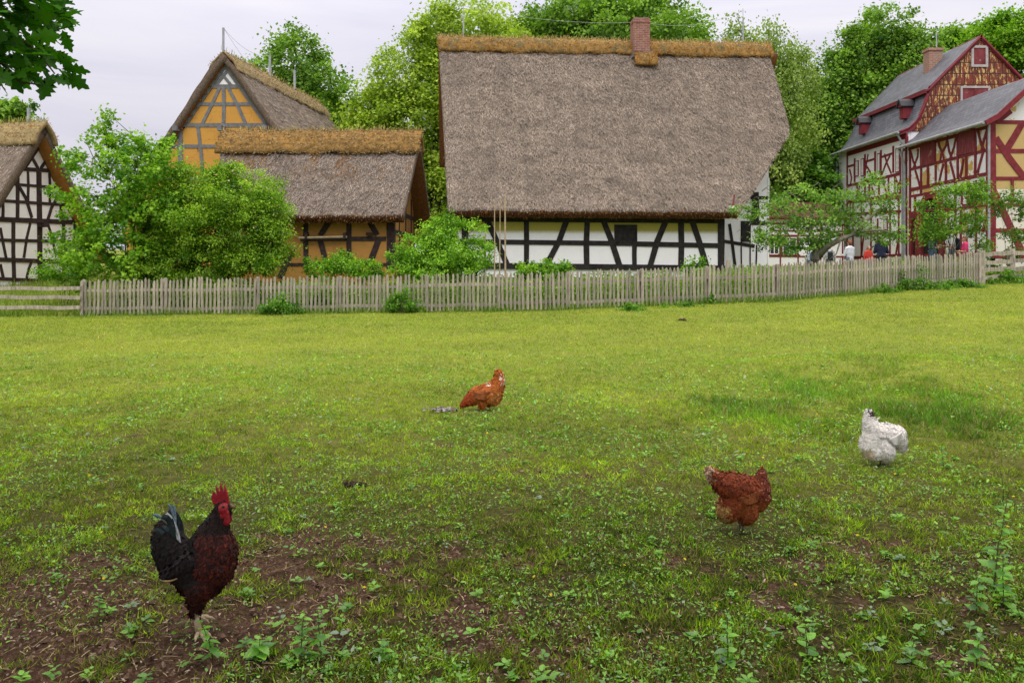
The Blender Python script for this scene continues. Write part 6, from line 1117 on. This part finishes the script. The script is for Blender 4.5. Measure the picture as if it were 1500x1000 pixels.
# ================================================================ the tree the picture is taken under
def big_leaves(root, name, P, size, cols, tmpl, off, drop=-.6):
    k = len(P); t = RG.random((k, 1)); C = np.array(cols[0])*(1-t)+np.array(cols[1])*t; U = RG.normal(0, .6, (k, 3))+off; V, Fs, CC = scatter(tmpl[0], tmpl[1], P, U, np.array([0, -.15, 1])+RG.normal(0, .5, (k, 3)), size*(.7+.6*RG.random(k)), C); return fast(name, V, Fs, LEAFM, root, col=CC)
mt = empty('maple_tree', (-4.6, .2, T1(-4.6, .2)), 0, 'maple whose leafy branch hangs into the top left corner', 'tree'); mo = np.array(mt.location)
LB = [((-5.2, .6, 6.0), (3.0, 2.6, 1.8)), ((-2.3, .9, 6.0), (2.8, 2.4, 1.5)), ((.6, .6, 6.2), (2.6, 2.2, 1.4)), ((-3, -2, 7.2), (4, 3, 2.0)), ((2.6, -.6, 6.2), (2.2, 2.2, 1.3)), ((-.8, -2, 6.0), (3, 2.4, 1.6)), ((4.2, .4, 5.6), (1.8, 2.0, 1.1))]
V, Fs, C, Pc = foliage([(np.array(c), np.array(r)) for c, r in LB], 650, 26, .17, ((.02, .07, .008), (.08, .2, .02)), .4, .6, 0, .2, .6, LEAF6)
ok = None; fast('crown', V-mo, Fs, LEAFM, mt, col=C)
mb = MB(); limbs(mb, (0, 0, 0), 6.2, .26, [(np.array(c)-mo, r) for c, r in LB], Pc-mo, 90, lean=(.6, .3)); 
tip = at(60, 60, 5.0)-mo; st = np.array([.2, .3, 3.6]); brs = [((-40, 10), (10, 40), (60, 82), (80, 108)), ((-40, -20), (20, -10), (70, 12), (88, 30)), ((-50, 60), (0, 90), (30, 120), (62, 125)), ((-60, -60), (30, -70), (80, -50), (104, -12))]
for b_ in brs:
    q = [at(x, y, 5.0+random.uniform(-.25, .25))-mo for x, y in b_]; mb.tube([st, (st+q[0])/2+np.array([0, 0, .2])]+q, [.05, .03, .018, .012, .008, .004], 6)
mb.build('trunk', BARK, mt, smooth=True)
Pl = []
for b_ in brs:
    q = [at(x, y, 5.0) for x, y in b_]
    for k in range(80):
        t = random.random()*2.999; i = int(t); p = q[i]*(1-t+i)+q[i+1]*(t-i); Pl.append(p+np.array([random.gauss(0, .05), random.gauss(0, .28), random.gauss(.02, .06)]))
for k in range(110): Pl.append(at(random.uniform(-60, 45), random.uniform(-40, 105), random.uniform(4.7, 5.4)))
Pl = np.array([p for p in Pl if (CX+p[0]/p[1]*F) < 92 and HY-(p[2]-H)/p[1]*F < 118]); big_leaves(mt, 'hanging_leaves', Pl-mo, .15, ((.02, .10, .003), (.07, .24, .006)), OAK, np.array([.85, 0, -.45]))

# ================================================================ sky, light, camera
w = bpy.data.worlds.new('World'); SC.world = w; w.use_nodes = True; n = w.node_tree; n.nodes.clear(); out = n.nodes.new('ShaderNodeOutputWorld')
EL, AZ = 58, 182                                  # the veiled sun stands high behind the viewer's left shoulder
sky = nd(n, 'ShaderNodeTexSky', sky_type='NISHITA', sun_disc=False, sun_elevation=R(EL), sun_rotation=R(AZ), dust_density=4.0); b1 = nd(n, 'ShaderNodeBackground'); b1.inputs[1].default_value = .06; n.links.new(sky.outputs[0], b1.inputs[0])
tc = nd(n, 'ShaderNodeTexCoord'); sp = nd(n, 'ShaderNodeSeparateXYZ'); n.links.new(tc.outputs['Generated'], sp.inputs[0])
mp = nd(n, 'ShaderNodeMapping'); mp.inputs['Scale'].default_value = (1.2, 1.2, 9); n.links.new(tc.outputs['Generated'], mp.inputs[0])
cl = ramp(n, noise(n, mp.outputs[0], 1.6, 6, .55, .6), [(.3, (.70, .685, .80)), (.5, (.775, .755, .845)), (.72, (.86, .83, .88))])
pw = nd(n, 'ShaderNodeMath', operation='POWER', use_clamp=True); n.links.new(sp.outputs[2], pw.inputs[0]); pw.inputs[1].default_value = 1.9
gx = nd(n, 'ShaderNodeMapRange'); n.links.new(pw.outputs[0], gx.inputs[0]); gx.inputs[3].default_value = .96; gx.inputs[4].default_value = 3.9
wz = nd(n, 'ShaderNodeMapRange'); n.links.new(sp.outputs[2], wz.inputs[0]); wz.inputs[1].default_value = .36; wz.inputs[2].default_value = .8
cl = mixc(n, wz.outputs[0], cl, (.86, .80, .72))
b2 = nd(n, 'ShaderNodeBackground'); n.links.new(cl, b2.inputs[0]); n.links.new(gx.outputs[0], b2.inputs[1])
mx = nd(n, 'ShaderNodeMixShader', i_0=.9); n.links.new(b1.outputs[0], mx.inputs[1]); n.links.new(b2.outputs[0], mx.inputs[2]); n.links.new(mx.outputs[0], out.inputs[0])
L = bpy.data.lights.new('sun', 'SUN'); L.energy = 1.3; L.angle = R(34); L.color = (1, .96, .9); lo_ = bpy.data.objects.new('sun', L); COL.objects.link(lo_)
d = Vector((math.sin(R(AZ))*math.cos(R(EL)), math.cos(R(AZ))*math.cos(R(EL)), math.sin(R(EL)))); lo_.rotation_euler = d.to_track_quat('Z', 'Y').to_euler()
cam = bpy.data.cameras.new('camera'); cam.sensor_width = 36; cam.lens = 36*F/1500; cam.shift_y = -(500-HY)/1500; cam.clip_end = 2000; cam.clip_start = .05
co_ = bpy.data.objects.new('camera', cam); COL.objects.link(co_); co_.location = (0, 0, H); co_.rotation_euler = (R(90), 0, 0); SC.camera = co_
SC.view_settings.view_transform = 'Standard'; SC.view_settings.look = 'None'; SC.view_settings.gamma = 1; SC.view_settings.exposure = 0
SC.cycles.max_bounces = 6; SC.cycles.transparent_max_bounces = 4; SC.cycles.use_denoising = True
